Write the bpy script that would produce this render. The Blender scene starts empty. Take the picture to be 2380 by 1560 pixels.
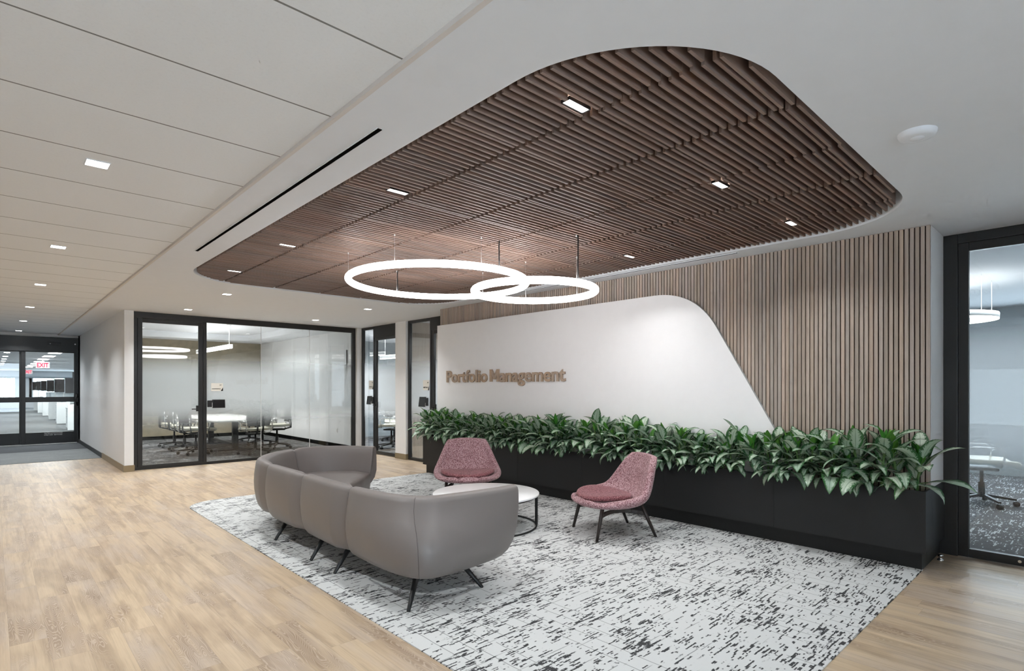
import bpy, bmesh, math, random
from mathutils import Vector, Matrix
random.seed(7)
PI = math.pi
sc = bpy.context.scene
COL = sc.collection
R = math.radians

# ------------------------------------------------------------------ helpers
def tag(o, label=None, cat=None, group=None, kind=None):
    if label: o['label'] = label
    if cat: o['category'] = cat
    if group: o['group'] = group
    if kind: o['kind'] = kind
    return o

def empty(name, loc=(0, 0, 0), rz=0.0, label=None, cat=None, group=None, kind=None):
    o = bpy.data.objects.new(name, None)
    o.empty_display_size = 0.1
    COL.objects.link(o)
    o.location = loc
    o.rotation_euler = (0, 0, rz)
    return tag(o, label, cat, group, kind)

def copy_tree(o, parent=None):
    c = o.copy()
    COL.objects.link(c)
    if parent is not None:
        c.parent = parent
    for ch in list(o.children):
        copy_tree(ch, c)
    return c

class MB:
    """collects shapes into one mesh"""
    def __init__(s):
        s.bm = bmesh.new()
        s.uv = None
    def box(s, a, b, mi=0):
        x0, y0, z0 = a; x1, y1, z1 = b
        v = [s.bm.verts.new(p) for p in ((x0,y0,z0),(x1,y0,z0),(x1,y1,z0),(x0,y1,z0),(x0,y0,z1),(x1,y0,z1),(x1,y1,z1),(x0,y1,z1))]
        for f in ((0,3,2,1),(4,5,6,7),(0,1,5,4),(1,2,6,5),(2,3,7,6),(3,0,4,7)):
            s.bm.faces.new([v[i] for i in f]).material_index = mi
        return s
    def bar(s, p, q, w, h=None, w2=None, h2=None):
        """rectangular bar from p to q"""
        h = h or w; w2 = w2 or w; h2 = h2 or h
        p = Vector(p); q = Vector(q); d = (q - p).normalized()
        up = Vector((0,0,1)) if abs(d.z) < .95 else Vector((0,1,0))
        r = d.cross(up).normalized(); u = r.cross(d)
        A = [s.bm.verts.new(p + r*sx*w/2 + u*sz*h/2) for sx, sz in ((-1,-1),(1,-1),(1,1),(-1,1))]
        B = [s.bm.verts.new(q + r*sx*w2/2 + u*sz*h2/2) for sx, sz in ((-1,-1),(1,-1),(1,1),(-1,1))]
        for i in range(4):
            s.bm.faces.new((A[i], A[(i+1)%4], B[(i+1)%4], B[i]))
        s.bm.faces.new(A[::-1]); s.bm.faces.new(B)
        return s
    def tube(s, pts, rad, n=12, closed=False, cap=True):
        pts = [Vector(p) for p in pts]
        rr = rad if isinstance(rad, (list, tuple)) else [rad]*len(pts)
        rings = []; m = len(pts); prev = None
        for i, p in enumerate(pts):
            if closed: d = pts[(i+1)%m] - pts[i-1]
            else: d = pts[min(i+1, m-1)] - pts[max(i-1, 0)]
            d.normalize()
            if prev is None:
                up = Vector((0,0,1)) if abs(d.z) < .9 else Vector((1,0,0))
                r = d.cross(up).normalized()
            else:
                r = (prev - d*prev.dot(d)).normalized()
            prev = r; u = r.cross(d)
            rings.append([s.bm.verts.new(p + (r*math.cos(2*PI*k/n) + u*math.sin(2*PI*k/n))*rr[i]) for k in range(n)])
        for i in range(m if closed else m-1):
            a, b = rings[i], rings[(i+1)%m]
            for k in range(n):
                s.bm.faces.new((a[k], b[k], b[(k+1)%n], a[(k+1)%n])).smooth = True
        if cap and not closed:
            s.bm.faces.new(rings[0]); s.bm.faces.new(rings[-1][::-1])
        return s
    def lathe(s, prof, n=32, c=(0,0,0)):
        """profile of (r,z) about z"""
        rings = []
        for r, z in prof:
            if r < 1e-6: rings.append([s.bm.verts.new((c[0], c[1], c[2]+z))])
            else: rings.append([s.bm.verts.new((c[0]+r*math.cos(2*PI*k/n), c[1]+r*math.sin(2*PI*k/n), c[2]+z)) for k in range(n)])
        for a, b in zip(rings, rings[1:]):
            for k in range(n):
                k2 = (k+1) % n
                if len(a) == 1 and len(b) == 1: continue
                if len(a) == 1: f = s.bm.faces.new((a[0], b[k], b[k2]))
                elif len(b) == 1: f = s.bm.faces.new((a[k], b[0], a[k2]))
                else: f = s.bm.faces.new((a[k], b[k], b[k2], a[k2]))
                f.smooth = True
        return s
    def prism(s, poly, z0, z1):
        a = [s.bm.verts.new((x, y, z0)) for x, y in poly]
        b = [s.bm.verts.new((x, y, z1)) for x, y in poly]
        n = len(poly)
        for i in range(n):
            s.bm.faces.new((a[i], a[(i+1)%n], b[(i+1)%n], b[i]))
        s.bm.faces.new(a[::-1]); s.bm.faces.new(b)
        return s
    def grid(s, rows, closed=False, smooth=True, mi=0):
        """rows of points -> quads"""
        V = [[s.bm.verts.new(p) for p in r] for r in rows]
        for a, b in zip(V, V[1:]):
            n = len(a)
            for k in range(n if closed else n-1):
                f = s.bm.faces.new((a[k], a[(k+1)%n], b[(k+1)%n], b[k])); f.smooth = smooth; f.material_index = mi
        return V
    def xf(s, M):
        bmesh.ops.transform(s.bm, matrix=M, verts=s.bm.verts)
        return s
    def build(s, name, mat, parent=None, bevel=0.0, smooth=False, sub=0, fixn=True, seg=2):
        if fixn: bmesh.ops.recalc_face_normals(s.bm, faces=s.bm.faces)
        if smooth:
            for f in s.bm.faces: f.smooth = True
        me = bpy.data.meshes.new(name)
        s.bm.to_mesh(me); s.bm.free()
        for m in (mat if isinstance(mat, (list, tuple)) else [mat]): me.materials.append(m)
        o = bpy.data.objects.new(name, me)
        COL.objects.link(o)
        if parent is not None: o.parent = parent
        if bevel:
            b = o.modifiers.new('bevel', 'BEVEL'); b.width = bevel; b.segments = seg; b.limit_method = 'ANGLE'; b.angle_limit = R(40)
        if sub:
            m = o.modifiers.new('sub', 'SUBSURF'); m.levels = sub; m.render_levels = sub
        return o

def box(name, a, b, mat, parent=None, bevel=0.0):
    return MB().box(a, b).build(name, mat, parent, bevel)

def struct(name, a, b, mat, label=None, cat=None):
    o = box(name, a, b, mat)
    return tag(o, label, cat, None, 'structure')

def rrect(x0, y0, x1, y1, r, n=14):
    pts = []
    for cx, cy, a0 in ((x1-r, y1-r, 0), (x0+r, y1-r, 90), (x0+r, y0+r, 180), (x1-r, y0+r, 270)):
        for i in range(n+1):
            a = R(a0 + 90*i/n)
            pts.append((cx + r*math.cos(a), cy + r*math.sin(a)))
    return pts

def plate_hole(mb, outer, hole, z, wall_h):
    """flat plate at z with a hole whose side wall rises by wall_h"""
    bm = mb.bm
    vo = [bm.verts.new((x, y, z)) for x, y in outer]
    vi = [bm.verts.new((x, y, z)) for x, y in hole]
    es = [bm.edges.new((v[i], v[(i+1)%len(v)])) for v in (vo, vi) for i in range(len(v))]
    bmesh.ops.triangle_fill(bm, use_beauty=True, use_dissolve=False, edges=es)
    vt = [bm.verts.new((x, y, z+wall_h)) for x, y in hole]
    n = len(hole)
    for i in range(n):
        bm.faces.new((vi[i], vi[(i+1)%n], vt[(i+1)%n], vt[i])).smooth = True
    return mb

# ------------------------------------------------------------------ materials
def nt(name):
    m = bpy.data.materials.new(name); m.use_nodes = True
    t = m.node_tree
    for n in list(t.nodes): t.nodes.remove(n)
    out = t.nodes.new('ShaderNodeOutputMaterial')
    return m, t, out
def N(t, typ, **kw):
    n = t.nodes.new(typ)
    for k, v in kw.items(): setattr(n, k, v)
    return n
def L(t, a, b): t.links.new(a, b)
def setin(t, sock, v):
    if hasattr(v, 'is_linked') or hasattr(v, 'links'): t.links.new(v, sock)
    else: sock.default_value = v
def math_(t, op, a, b=0.0, c=0.0, clamp=False):
    n = N(t, 'ShaderNodeMath', operation=op); n.use_clamp = clamp
    setin(t, n.inputs[0], a); setin(t, n.inputs[1], b); setin(t, n.inputs[2], c)
    return n.outputs[0]
def mix(t, f, a, b):
    n = N(t, 'ShaderNodeMix', data_type='RGBA')
    setin(t, n.inputs[0], f)
    setin(t, n.inputs[6], a if not isinstance(a, tuple) else (*a[:3], 1)); setin(t, n.inputs[7], b if not isinstance(b, tuple) else (*b[:3], 1))
    return n.outputs[2]
def ramp(t, f, a, b):
    """linear step from a to b, clamped"""
    n = N(t, 'ShaderNodeMapRange'); n.clamp = True
    setin(t, n.inputs[0], f); n.inputs[1].default_value = a; n.inputs[2].default_value = b
    return n.outputs[0]
def noise(t, vec, scale, detail=2.0, rough=.5, dist=0.0):
    n = N(t, 'ShaderNodeTexNoise'); n.inputs['Scale'].default_value = scale; n.inputs['Detail'].default_value = detail
    n.inputs['Roughness'].default_value = rough; n.inputs['Distortion'].default_value = dist
    L(t, vec, n.inputs['Vector']); return n.outputs[0]
def vscale(t, vec, s, off=None):
    n = N(t, 'ShaderNodeVectorMath', operation='MULTIPLY'); L(t, vec, n.inputs[0]); n.inputs[1].default_value = s
    o = n.outputs[0]
    if off is not None:
        a = N(t, 'ShaderNodeVectorMath', operation='ADD'); L(t, o, a.inputs[0]); L(t, off, a.inputs[1]); o = a.outputs[0]
    return o
def pbsdf(t, out, col, rough=.5, spec=.5, metal=0.0, bump=None, bstr=.2, bdist=.01):
    p = N(t, 'ShaderNodeBsdfPrincipled')
    setin(t, p.inputs['Base Color'], col if not isinstance(col, tuple) else (*col[:3], 1))
    setin(t, p.inputs['Roughness'], rough)
    p.inputs['Specular IOR Level'].default_value = spec
    p.inputs['Metallic'].default_value = metal
    if bump is not None:
        b = N(t, 'ShaderNodeBump'); b.inputs['Strength'].default_value = bstr; b.inputs['Distance'].default_value = bdist
        L(t, bump, b.inputs['Height']); L(t, b.outputs[0], p.inputs['Normal'])
    L(t, p.outputs[0], out.inputs[0])
    return p
def paint(name, col, rough=.6, spec=.3, metal=0.0, mottle=0.02):
    m, t, out = nt(name)
    g = N(t, 'ShaderNodeNewGeometry')
    f = noise(t, g.outputs['Position'], 9.0, 3.0)
    c = mix(t, f, tuple(x*(1-mottle) for x in col), tuple(min(1, x*(1+mottle)) for x in col))
    pbsdf(t, out, c, rough, spec, metal)
    return m
def emit(name, col, s):
    m, t, out = nt(name)
    e = N(t, 'ShaderNodeEmission'); e.inputs[0].default_value = (*col, 1); e.inputs[1].default_value = s
    L(t, e.outputs[0], out.inputs[0]); return m

M = {}
M['white'] = paint('white_paint', (.80, .80, .795), .55)
M['white_wall'] = paint('white_wall_paint', (.80, .80, .805), .5)
M['panel_white'] = paint('feature_panel_white', (.86, .845, .84), .4, .35)
M['panel_edge'] = paint('feature_panel_edge', (.5, .5, .5), .5)
M['ceil'] = paint('ceiling_paint', (.735, .755, .79), .7, .2)
M['lip'] = paint('ceiling_trim_paint', (.66, .62, .59), .6, .2)
M['black'] = paint('black_powder_coat', (.013, .013, .0135), .42, .45)
M['frame'] = paint('black_aluminium', (.014, .014, .0145), .38, .5)
M['planter'] = paint('charcoal_laminate', (.017, .017, .0175), .5, .35)
M['toekick'] = paint('black_toekick', (.009, .009, .009), .45, .35)
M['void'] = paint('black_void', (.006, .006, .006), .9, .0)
M['bronze'] = paint('bronze_base', (.25, .19, .11), .4, .5)
M['dark_base'] = paint('charcoal_base', (.04, .043, .046), .5)
M['chrome'] = paint('chrome', (.75, .75, .74), .15, .5, 1.0)
M['steel'] = paint('brushed_steel', (.5, .5, .5), .3, .5, 1.0)
M['screen'] = paint('black_glass', (.008, .008, .009), .12, .5)
M['sign'] = paint('cream_sign', (.76, .73, .66), .5)
M['seam'] = paint('seam_thread', (.10, .085, .08), .7)
M['ink'] = paint('black_ink', (.02, .02, .02), .6)
M['decal'] = paint('white_decal', (.8, .8, .8), .6)
M['mesh_grey'] = paint('grey_mesh_fabric', (.16, .165, .17), .8)
M['cream_vinyl'] = paint('cream_vinyl', (.62, .60, .50), .4)
M['table_white'] = paint('white_laminate', (.90, .895, .89), .28, .5)
M['leg_wood'] = paint('dark_stained_wood', (.030, .022, .019), .4, .4)
M['desk_white'] = paint('white_desk_laminate', (.80, .82, .82), .4)
M['desk_grey'] = paint('grey_desk_fabric', (.33, .37, .39), .8)
M['red'] = emit('exit_sign_red', (1.0, .05, .12), 1.1)
M['soil'] = paint('dark_soil', (.03, .022, .012), .95, .1, 0, .5)
M['ring'] = emit('ring_diffuser', (1.0, .98, .98), 8.0)
M['down'] = emit('downlight_lens', (1.0, .97, .93), 14.0)
M['troffer'] = emit('troffer_lens', (1.0, 1.0, 1.0), 6.0)
M['pend'] = emit('pendant_lens', (1.0, .98, .96), 9.0)
M['acoustic'] = paint('tan_fabric_wall', (.30, .26, .19), .9, .1, 0, .25)
M['board'] = paint('glass_whiteboard', (.80, .82, .83), .6, .05)

def m_floor():
    m, t, out = nt('oak_plank_floor')
    g = N(t, 'ShaderNodeNewGeometry'); s = N(t, 'ShaderNodeSeparateXYZ'); L(t, g.outputs['Position'], s.inputs[0])
    x, y = s.outputs[0], s.outputs[1]
    xr = math_(t, 'DIVIDE', math_(t, 'ADD', x, 10.008), .168)
    row = math_(t, 'FLOOR', xr)
    w0 = N(t, 'ShaderNodeTexWhiteNoise', noise_dimensions='1D'); L(t, row, w0.inputs['W'])
    yr = math_(t, 'DIVIDE', math_(t, 'ADD', y, math_(t, 'MULTIPLY', w0.outputs[0], 7.0)), 1.2)
    idx = math_(t, 'FLOOR', yr)
    c = N(t, 'ShaderNodeCombineXYZ'); L(t, row, c.inputs[0]); L(t, idx, c.inputs[1])
    w = N(t, 'ShaderNodeTexWhiteNoise', noise_dimensions='2D'); L(t, c.outputs[0], w.inputs['Vector'])
    off = vscale(t, w.outputs['Color'], (40, 40, 40))
    fx = math_(t, 'FRACT', xr); fy = math_(t, 'FRACT', yr)
    # broad colour patches along the grain, streaks, cathedral rings, fine grain
    patch = noise(t, vscale(t, g.outputs['Position'], (5.0, 1.0, 1), off), 1.0, 3.0, .6, .4)
    streak = noise(t, vscale(t, g.outputs['Position'], (26, .9, 1), off), 1.0, 4.0, .6, .2)
    warp = noise(t, vscale(t, g.outputs['Position'], (9, 1.5, 1), off), 1.0, 2.0)
    rings = math_(t, 'SINE', math_(t, 'MULTIPLY', warp, 230.0))
    fine = noise(t, vscale(t, g.outputs['Position'], (170, 5, 1), off), 1.0, 3.0, .6)
    grey = noise(t, vscale(t, g.outputs['Position'], (2.6, .8, 1), off), 1.3, 3.0, .6)
    col = mix(t, w.outputs[0], (.575, .44, .295), (.51, .385, .265))
    col = mix(t, math_(t, 'MULTIPLY', ramp(t, grey, .48, .64), .65), col, (.48, .395, .33))
    col = mix(t, math_(t, 'MULTIPLY', ramp(t, patch, .45, .65), .82), col, (.29, .20, .13))
    col = mix(t, math_(t, 'MULTIPLY', ramp(t, streak, .52, .70), .45), col, (.27, .19, .125))
    col = mix(t, math_(t, 'MULTIPLY', math_(t, 'SUBTRACT', 1.0, ramp(t, streak, .30, .46)), .45), col, (.66, .52, .36))
    rm = math_(t, 'MULTIPLY', ramp(t, rings, .3, 1.0), math_(t, 'MULTIPLY', ramp(t, math_(t, 'ADD', patch, math_(t, 'MULTIPLY', grey, .5)), .76, .86), .5))
    col = mix(t, rm, col, (.64, .53, .43))
    col = mix(t, math_(t, 'MULTIPLY', ramp(t, fine, .5, .75), .28), col, (.33, .235, .155))
    seam = math_(t, 'MAXIMUM', math_(t, 'LESS_THAN', fx, .010), math_(t, 'LESS_THAN', fy, .0016))
    col = mix(t, math_(t, 'MULTIPLY', seam, .38), col, (.17, .12, .08))
    rough = math_(t, 'ADD', math_(t, 'MULTIPLY', fine, .16), .30)
    pbsdf(t, out, col, rough, .45, 0, fine, .06, .002)
    return m
M['floor'] = m_floor()

def m_carpet(name, base, dash, line, cov=0.0, k=1.0):
    """woven tiles: rows of short dashes along x that bunch together in places, thin broken cross lines"""
    m, t, out = nt(name)
    g = N(t, 'ShaderNodeNewGeometry'); s = N(t, 'ShaderNodeSeparateXYZ'); L(t, g.outputs['Position'], s.inputs[0])
    x, y = s.outputs[0], s.outputs[1]
    P = g.outputs['Position']
    grain = noise(t, P, 260.0, 2.0, .7)
    jit = math_(t, 'MULTIPLY_ADD', noise(t, P, 55.0, 2.0, .6), .012, -.006)
    clus = noise(t, vscale(t, P, (2.6*k, 3.4*k, 1)), 1.0, 3.0, .6)
    def rows(h, fx, seed, thr, cl):
        row = math_(t, 'FLOOR', math_(t, 'DIVIDE', math_(t, 'ADD', y, jit), h/k))
        cv = N(t, 'ShaderNodeCombineXYZ'); L(t, math_(t, 'MULTIPLY', math_(t, 'ADD', x, jit), fx*k), cv.inputs[0]); L(t, math_(t, 'MULTIPLY', row, 7.31), cv.inputs[1]); cv.inputs[2].default_value = seed
        n = noise(t, cv.outputs[0], 1.0, 2.0, .6)
        v = math_(t, 'ADD', n, math_(t, 'MULTIPLY', math_(t, 'SUBTRACT', clus, .5), cl))
        return ramp(t, math_(t, 'ADD', v, math_(t, 'MULTIPLY_ADD', grain, .08, -.04)), thr-cov, thr+.02-cov)
    f = math_(t, 'MAXIMUM', rows(.0095, 5.5, 3.1, .60, .28), math_(t, 'MAXIMUM', rows(.0075, 11.0, 9.7, .625, .35), rows(.016, 10.0, 5.5, .665, .60)))
    wob = math_(t, 'MULTIPLY', noise(t, P, 6.0, 2.0), .012)
    cx = N(t, 'ShaderNodeCombineXYZ'); L(t, math_(t, 'FLOOR', math_(t, 'DIVIDE', x, .245)), cx.inputs[0]); L(t, math_(t, 'FLOOR', math_(t, 'DIVIDE', y, .61)), cx.inputs[1])
    wn = N(t, 'ShaderNodeTexWhiteNoise', noise_dimensions='2D'); L(t, cx.outputs[0], wn.inputs['Vector'])
    px = math_(t, 'ADD', math_(t, 'DIVIDE', math_(t, 'ADD', x, wob), .1225/k), wn.outputs[0])
    py = math_(t, 'ADD', math_(t, 'DIVIDE', math_(t, 'ADD', y, wob), .2/k), wn.outputs[0])
    brk = ramp(t, noise(t, vscale(t, P, (4, 4, 1)), 1.0, 2.0), .44, .56)
    lx = math_(t, 'MULTIPLY', math_(t, 'LESS_THAN', math_(t, 'FRACT', px), .045), math_(t, 'GREATER_THAN', wn.outputs[0], .35))
    ly = math_(t, 'MULTIPLY', math_(t, 'LESS_THAN', math_(t, 'FRACT', py), .030), brk)
    ln = math_(t, 'MULTIPLY', math_(t, 'MAXIMUM', lx, ly), .8)
    col = mix(t, math_(t, 'MULTIPLY', grain, .5), base, tuple(c*.86 for c in base))
    col = mix(t, ln, col, line)
    col = mix(t, f, col, dash)
    pbsdf(t, out, col, .95, .08, 0, grain, .3, .004)
    return m
M['carpet'] = m_carpet('pale_dashed_carpet', (.64, .645, .635), (.06, .06, .062), (.22, .22, .22))
M['dark_carpet'] = m_carpet('charcoal_dashed_carpet', (.095, .097, .102), (.46, .47, .48), (.19, .19, .195), -.012, .9)
def m_plain_carpet(name, c1, c2):
    m, t, out = nt(name)
    g = N(t, 'ShaderNodeNewGeometry')
    f = noise(t, g.outputs['Position'], 60.0, 4.0, .8)
    f2 = noise(t, vscale(t, g.outputs['Position'], (2, 9, 1)), 1.0, 3.0, .7)
    pbsdf(t, out, mix(t, ramp(t, math_(t, 'ADD', math_(t, 'MULTIPLY', f, .6), math_(t, 'MULTIPLY', f2, .4)), .35, .65), c1, c2), .95, .05)
    return m
M['mat'] = m_plain_carpet('grey_entry_mat', (.19, .205, .21), (.34, .355, .36))
M['hall_carpet'] = m_plain_carpet('slate_carpet', (.085, .09, .10), (.135, .142, .15))
M['office_carpet'] = m_plain_carpet('office_carpet', (.10, .105, .108), (.18, .19, .195))

def m_slat(name, c_a, c_b, axis, rough=.5, dark=(.05, .03, .02)):
    """oak slats: each slat its own tone, grain along its length"""
    m, t, out = nt(name)
    tc = N(t, 'ShaderNodeTexCoord'); g = N(t, 'ShaderNodeNewGeometry')
    rnd = g.outputs['Random Per Island']
    cv = N(t, 'ShaderNodeCombineXYZ'); 
    for i, k in enumerate((31.0, 17.0, 53.0)): L(t, math_(t, 'MULTIPLY', rnd, k), cv.inputs[i])
    sc_ = {'x': (1.6, 70, 40), 'z': (70, 70, 1.8)}[axis]
    v = vscale(t, tc.outputs['Object'], sc_, cv.outputs[0])
    gr = noise(t, v, 1.0, 4.0, .6, .6)
    sc2 = {'x': (.8, 14, 9), 'z': (14, 14, .9)}[axis]
    br = noise(t, vscale(t, tc.outputs['Object'], sc2, cv.outputs[0]), 1.0, 2.0)
    fr = math_(t, 'FRACT', math_(t, 'MULTIPLY', rnd, 91.7))
    col = mix(t, rnd, c_a, c_b)
    col = mix(t, math_(t, 'MULTIPLY', fr, .35), col, tuple(sum(c_a)/3*.95 for _ in range(3)))
    col = mix(t, math_(t, 'MULTIPLY', ramp(t, gr, .48, .72), .55), col, tuple(c*.5 for c in c_a))
    col = mix(t, math_(t, 'MULTIPLY', ramp(t, br, .55, .75), .35), col, dark)
    pbsdf(t, out, col, rough, .3)
    return m
M['slat_ceiling'] = m_slat('walnut_ceiling_slats', (.29, .185, .14), (.23, .15, .115), 'x', .5)
M['slat_wall'] = m_slat('oak_wall_slats', (.52, .40, .315), (.36, .295, .245), 'z', .5, (.26, .19, .15))
M['slat_back'] = paint('slat_backing', (.045, .03, .022), .9, .05)
M['letter'] = m_slat('oak_letter', (.52, .37, .255), (.48, .34, .235), 'x', .5, (.16, .1, .06))
M['tan_wood'] = m_slat('pale_wood_wall', (.46, .36, .27), (.42, .33, .25), 'z', .5, (.3, .22, .16))

def m_tile():
    m, t, out = nt('acoustic_ceiling_tile')
    g = N(t, 'ShaderNodeNewGeometry'); s = N(t, 'ShaderNodeSeparateXYZ'); L(t, g.outputs['Position'], s.inputs[0])
    y = s.outputs[1]
    f = math_(t, 'FRACT', math_(t, 'DIVIDE', math_(t, 'ADD', y, 10.0 - 1.855), .677))
    j = math_(t, 'LESS_THAN', f, .016)
    spk = noise(t, g.outputs['Position'], 70.0, 3.0, .7)
    col = mix(t, math_(t, 'MULTIPLY', ramp(t, spk, .5, .8), .25), (.81, .83, .85), (.66, .67, .68))
    col = mix(t, j, col, (.24, .24, .235))
    pbsdf(t, out, col, .85, .1)
    return m
M['tile'] = m_tile()

def m_fabric(name, dark, light, mid, scale, thr):
    m, t, out = nt(name)
    tc = N(t, 'ShaderNodeTexCoord')
    v = N(t, 'ShaderNodeTexVoronoi'); v.inputs['Scale'].default_value = scale; L(t, tc.outputs['Object'], v.inputs['Vector'])
    sp = N(t, 'ShaderNodeSeparateColor'); L(t, v.outputs['Color'], sp.inputs[0])
    n1 = noise(t, tc.outputs['Object'], scale*.5, 2.0, .7)
    f = math_(t, 'ADD', math_(t, 'MULTIPLY', sp.outputs[0], .65), math_(t, 'MULTIPLY', n1, .35))
    col = mix(t, ramp(t, f, thr-.16, thr), dark, mid)
    col = mix(t, ramp(t, f, thr+.02, thr+.2), col, light)
    p = pbsdf(t, out, col, .85, .2, 0)
    p.inputs['Sheen Weight'].default_value = .15
    return m
M['tweed'] = m_fabric('rose_tweed', (.10, .030, .038), (.58, .39, .41), (.27, .115, .13), 230.0, .42)
M['tweed_seat'] = m_fabric('wine_tweed', (.10, .028, .033), (.42, .20, .215), (.215, .066, .075), 230.0, .5)
def m_vinyl():
    m, t, out = nt('taupe_vinyl')
    tc = N(t, 'ShaderNodeTexCoord')
    n1 = noise(t, tc.outputs['Object'], 2.5, 2.0)
    n2 = noise(t, tc.outputs['Object'], 260.0, 2.0)
    col = mix(t, n1, (.185, .162, .152), (.168, .147, .139))
    pbsdf(t, out, col, .42, .45, 0, n2, .04, .002)
    return m
M['vinyl'] = m_vinyl()

def m_leaf():
    m, t, out = nt('variegated_leaf')
    uv = N(t, 'ShaderNodeUVMap'); s = N(t, 'ShaderNodeSeparateXYZ'); L(t, uv.outputs[0], s.inputs[0])
    g = N(t, 'ShaderNodeNewGeometry'); rnd = g.outputs['Random Per Island']
    d = math_(t, 'ABSOLUTE', math_(t, 'MULTIPLY_ADD', s.outputs[0], 2.0, -1.0))
    cv = N(t, 'ShaderNodeCombineXYZ')
    # side veins slant towards the tip
    L(t, math_(t, 'MULTIPLY', d, 3.0), cv.inputs[0])
    L(t, math_(t, 'ADD', math_(t, 'MULTIPLY', math_(t, 'SUBTRACT', s.outputs[1], math_(t, 'MULTIPLY', d, .22)), 26.0), math_(t, 'MULTIPLY', rnd, 50.0)), cv.inputs[1])
    L(t, math_(t, 'MULTIPLY', rnd, 19.0), cv.inputs[2])
    n1 = noise(t, cv.outputs[0], 1.0, 3.0, .65)
    edge = math_(t, 'ADD', d, math_(t, 'MULTIPLY_ADD', n1, 1.7, -.85))
    sil = math_(t, 'SUBTRACT', 1.0, ramp(t, edge, .56, .70))
    sil = math_(t, 'MULTIPLY', sil, math_(t, 'SUBTRACT', 1.0, ramp(t, s.outputs[1], .86, 1.0)))
    green = mix(t, rnd, (.022, .095, .032), (.045, .15, .042))
    silver = mix(t, math_(t, 'FRACT', math_(t, 'MULTIPLY', rnd, 7.3)), (.40, .52, .40), (.56, .64, .51))
    col = mix(t, sil, green, silver)
    mid = math_(t, 'SUBTRACT', 1.0, ramp(t, d, .03, .07))
    col = mix(t, math_(t, 'MULTIPLY', mid, .55), col, (.06, .15, .06))
    p = N(t, 'ShaderNodeBsdfPrincipled'); L(t, col, p.inputs['Base Color']); p.inputs['Roughness'].default_value = .38
    p.inputs['Specular IOR Level'].default_value = .45
    tr = N(t, 'ShaderNodeBsdfTranslucent'); L(t, col, tr.inputs[0])
    mx = N(t, 'ShaderNodeMixShader'); mx.inputs[0].default_value = .14
    L(t, p.outputs[0], mx.inputs[1]); L(t, tr.outputs[0], mx.inputs[2]); L(t, mx.outputs[0], out.inputs[0])
    return m
M['leaf'] = m_leaf()
def m_young():
    m, t, out = nt('young_green_leaf')
    g = N(t, 'ShaderNodeNewGeometry')
    col = mix(t, g.outputs['Random Per Island'], (.035, .19, .018), (.14, .32, .05))
    pbsdf(t, out, col, .35, .45)
    return m
M['young'] = m_young()
M['stem'] = paint('pale_green_stem', (.12, .22, .07), .5)

def m_glass():
    m, t, out = nt('clear_glass')
    tr = N(t, 'ShaderNodeBsdfTransparent'); tr.inputs[0].default_value = (.93, .95, .945, 1)
    gl = N(t, 'ShaderNodeBsdfGlossy'); gl.inputs['Roughness'].default_value = 0.0; gl.inputs[0].default_value = (1, 1, 1, 1)
    fr = N(t, 'ShaderNodeFresnel'); fr.inputs[0].default_value = 1.5
    g = N(t, 'ShaderNodeNewGeometry')
    f = math_(t, 'MULTIPLY', math_(t, 'MULTIPLY', fr.outputs[0], 1.9), math_(t, 'SUBTRACT', 1.0, g.outputs['Backfacing']), clamp=True)
    mx = N(t, 'ShaderNodeMixShader'); L(t, f, mx.inputs[0]); L(t, tr.outputs[0], mx.inputs[1]); L(t, gl.outputs[0], mx.inputs[2])
    L(t, mx.outputs[0], out.inputs[0]); return m
M['glass'] = m_glass()
def m_film(name, z0, z1, z2, z3, amax, col):
    """frosted film that fades out at the bottom (z0..z1) and the top (z2..z3)"""
    m, t, out = nt(name)
    g = N(t, 'ShaderNodeNewGeometry'); s = N(t, 'ShaderNodeSeparateXYZ'); L(t, g.outputs['Position'], s.inputs[0])
    n1 = N(t, 'ShaderNodeMapRange'); n1.interpolation_type = 'SMOOTHSTEP'; L(t, s.outputs[2], n1.inputs[0]); n1.inputs[1].default_value = z0; n1.inputs[2].default_value = z1
    n2 = N(t, 'ShaderNodeMapRange'); n2.interpolation_type = 'SMOOTHSTEP'; L(t, s.outputs[2], n2.inputs[0]); n2.inputs[1].default_value = z3; n2.inputs[2].default_value = z2
    f = math_(t, 'MULTIPLY', math_(t, 'MULTIPLY', n1.outputs[0], n2.outputs[0]), amax)
    tr = N(t, 'ShaderNodeBsdfTransparent')
    a = N(t, 'ShaderNodeBsdfTranslucent'); a.inputs[0].default_value = (*col, 1)
    b = N(t, 'ShaderNodeBsdfDiffuse'); b.inputs[0].default_value = (*col, 1)
    ab = N(t, 'ShaderNodeMixShader'); ab.inputs[0].default_value = .42; L(t, a.outputs[0], ab.inputs[1]); L(t, b.outputs[0], ab.inputs[2])
    mx = N(t, 'ShaderNodeMixShader'); L(t, f, mx.inputs[0]); L(t, tr.outputs[0], mx.inputs[1]); L(t, ab.outputs[0], mx.inputs[2])
    L(t, mx.outputs[0], out.inputs[0]); return m
M['film'] = m_film('frosted_film', .60, 1.16, 1.70, 2.2, .985, (.78, .80, .83))
M['foliage_far'] = paint('tree_leaves', (.20, .30, .15), .9, .1, 0, .4)
M['bark'] = paint('tree_bark', (.20, .17, .14), .9)

# ------------------------------------------------------------------ dimensions (metres; camera stands at x=0,y=0)
HC = 2.85      # plaster ceiling
XW = 6.27      # glazed wall on the x side
YC = 11.87     # conference glazing
YD = 18.9      # sliding doors at the end of the corridor

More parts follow.
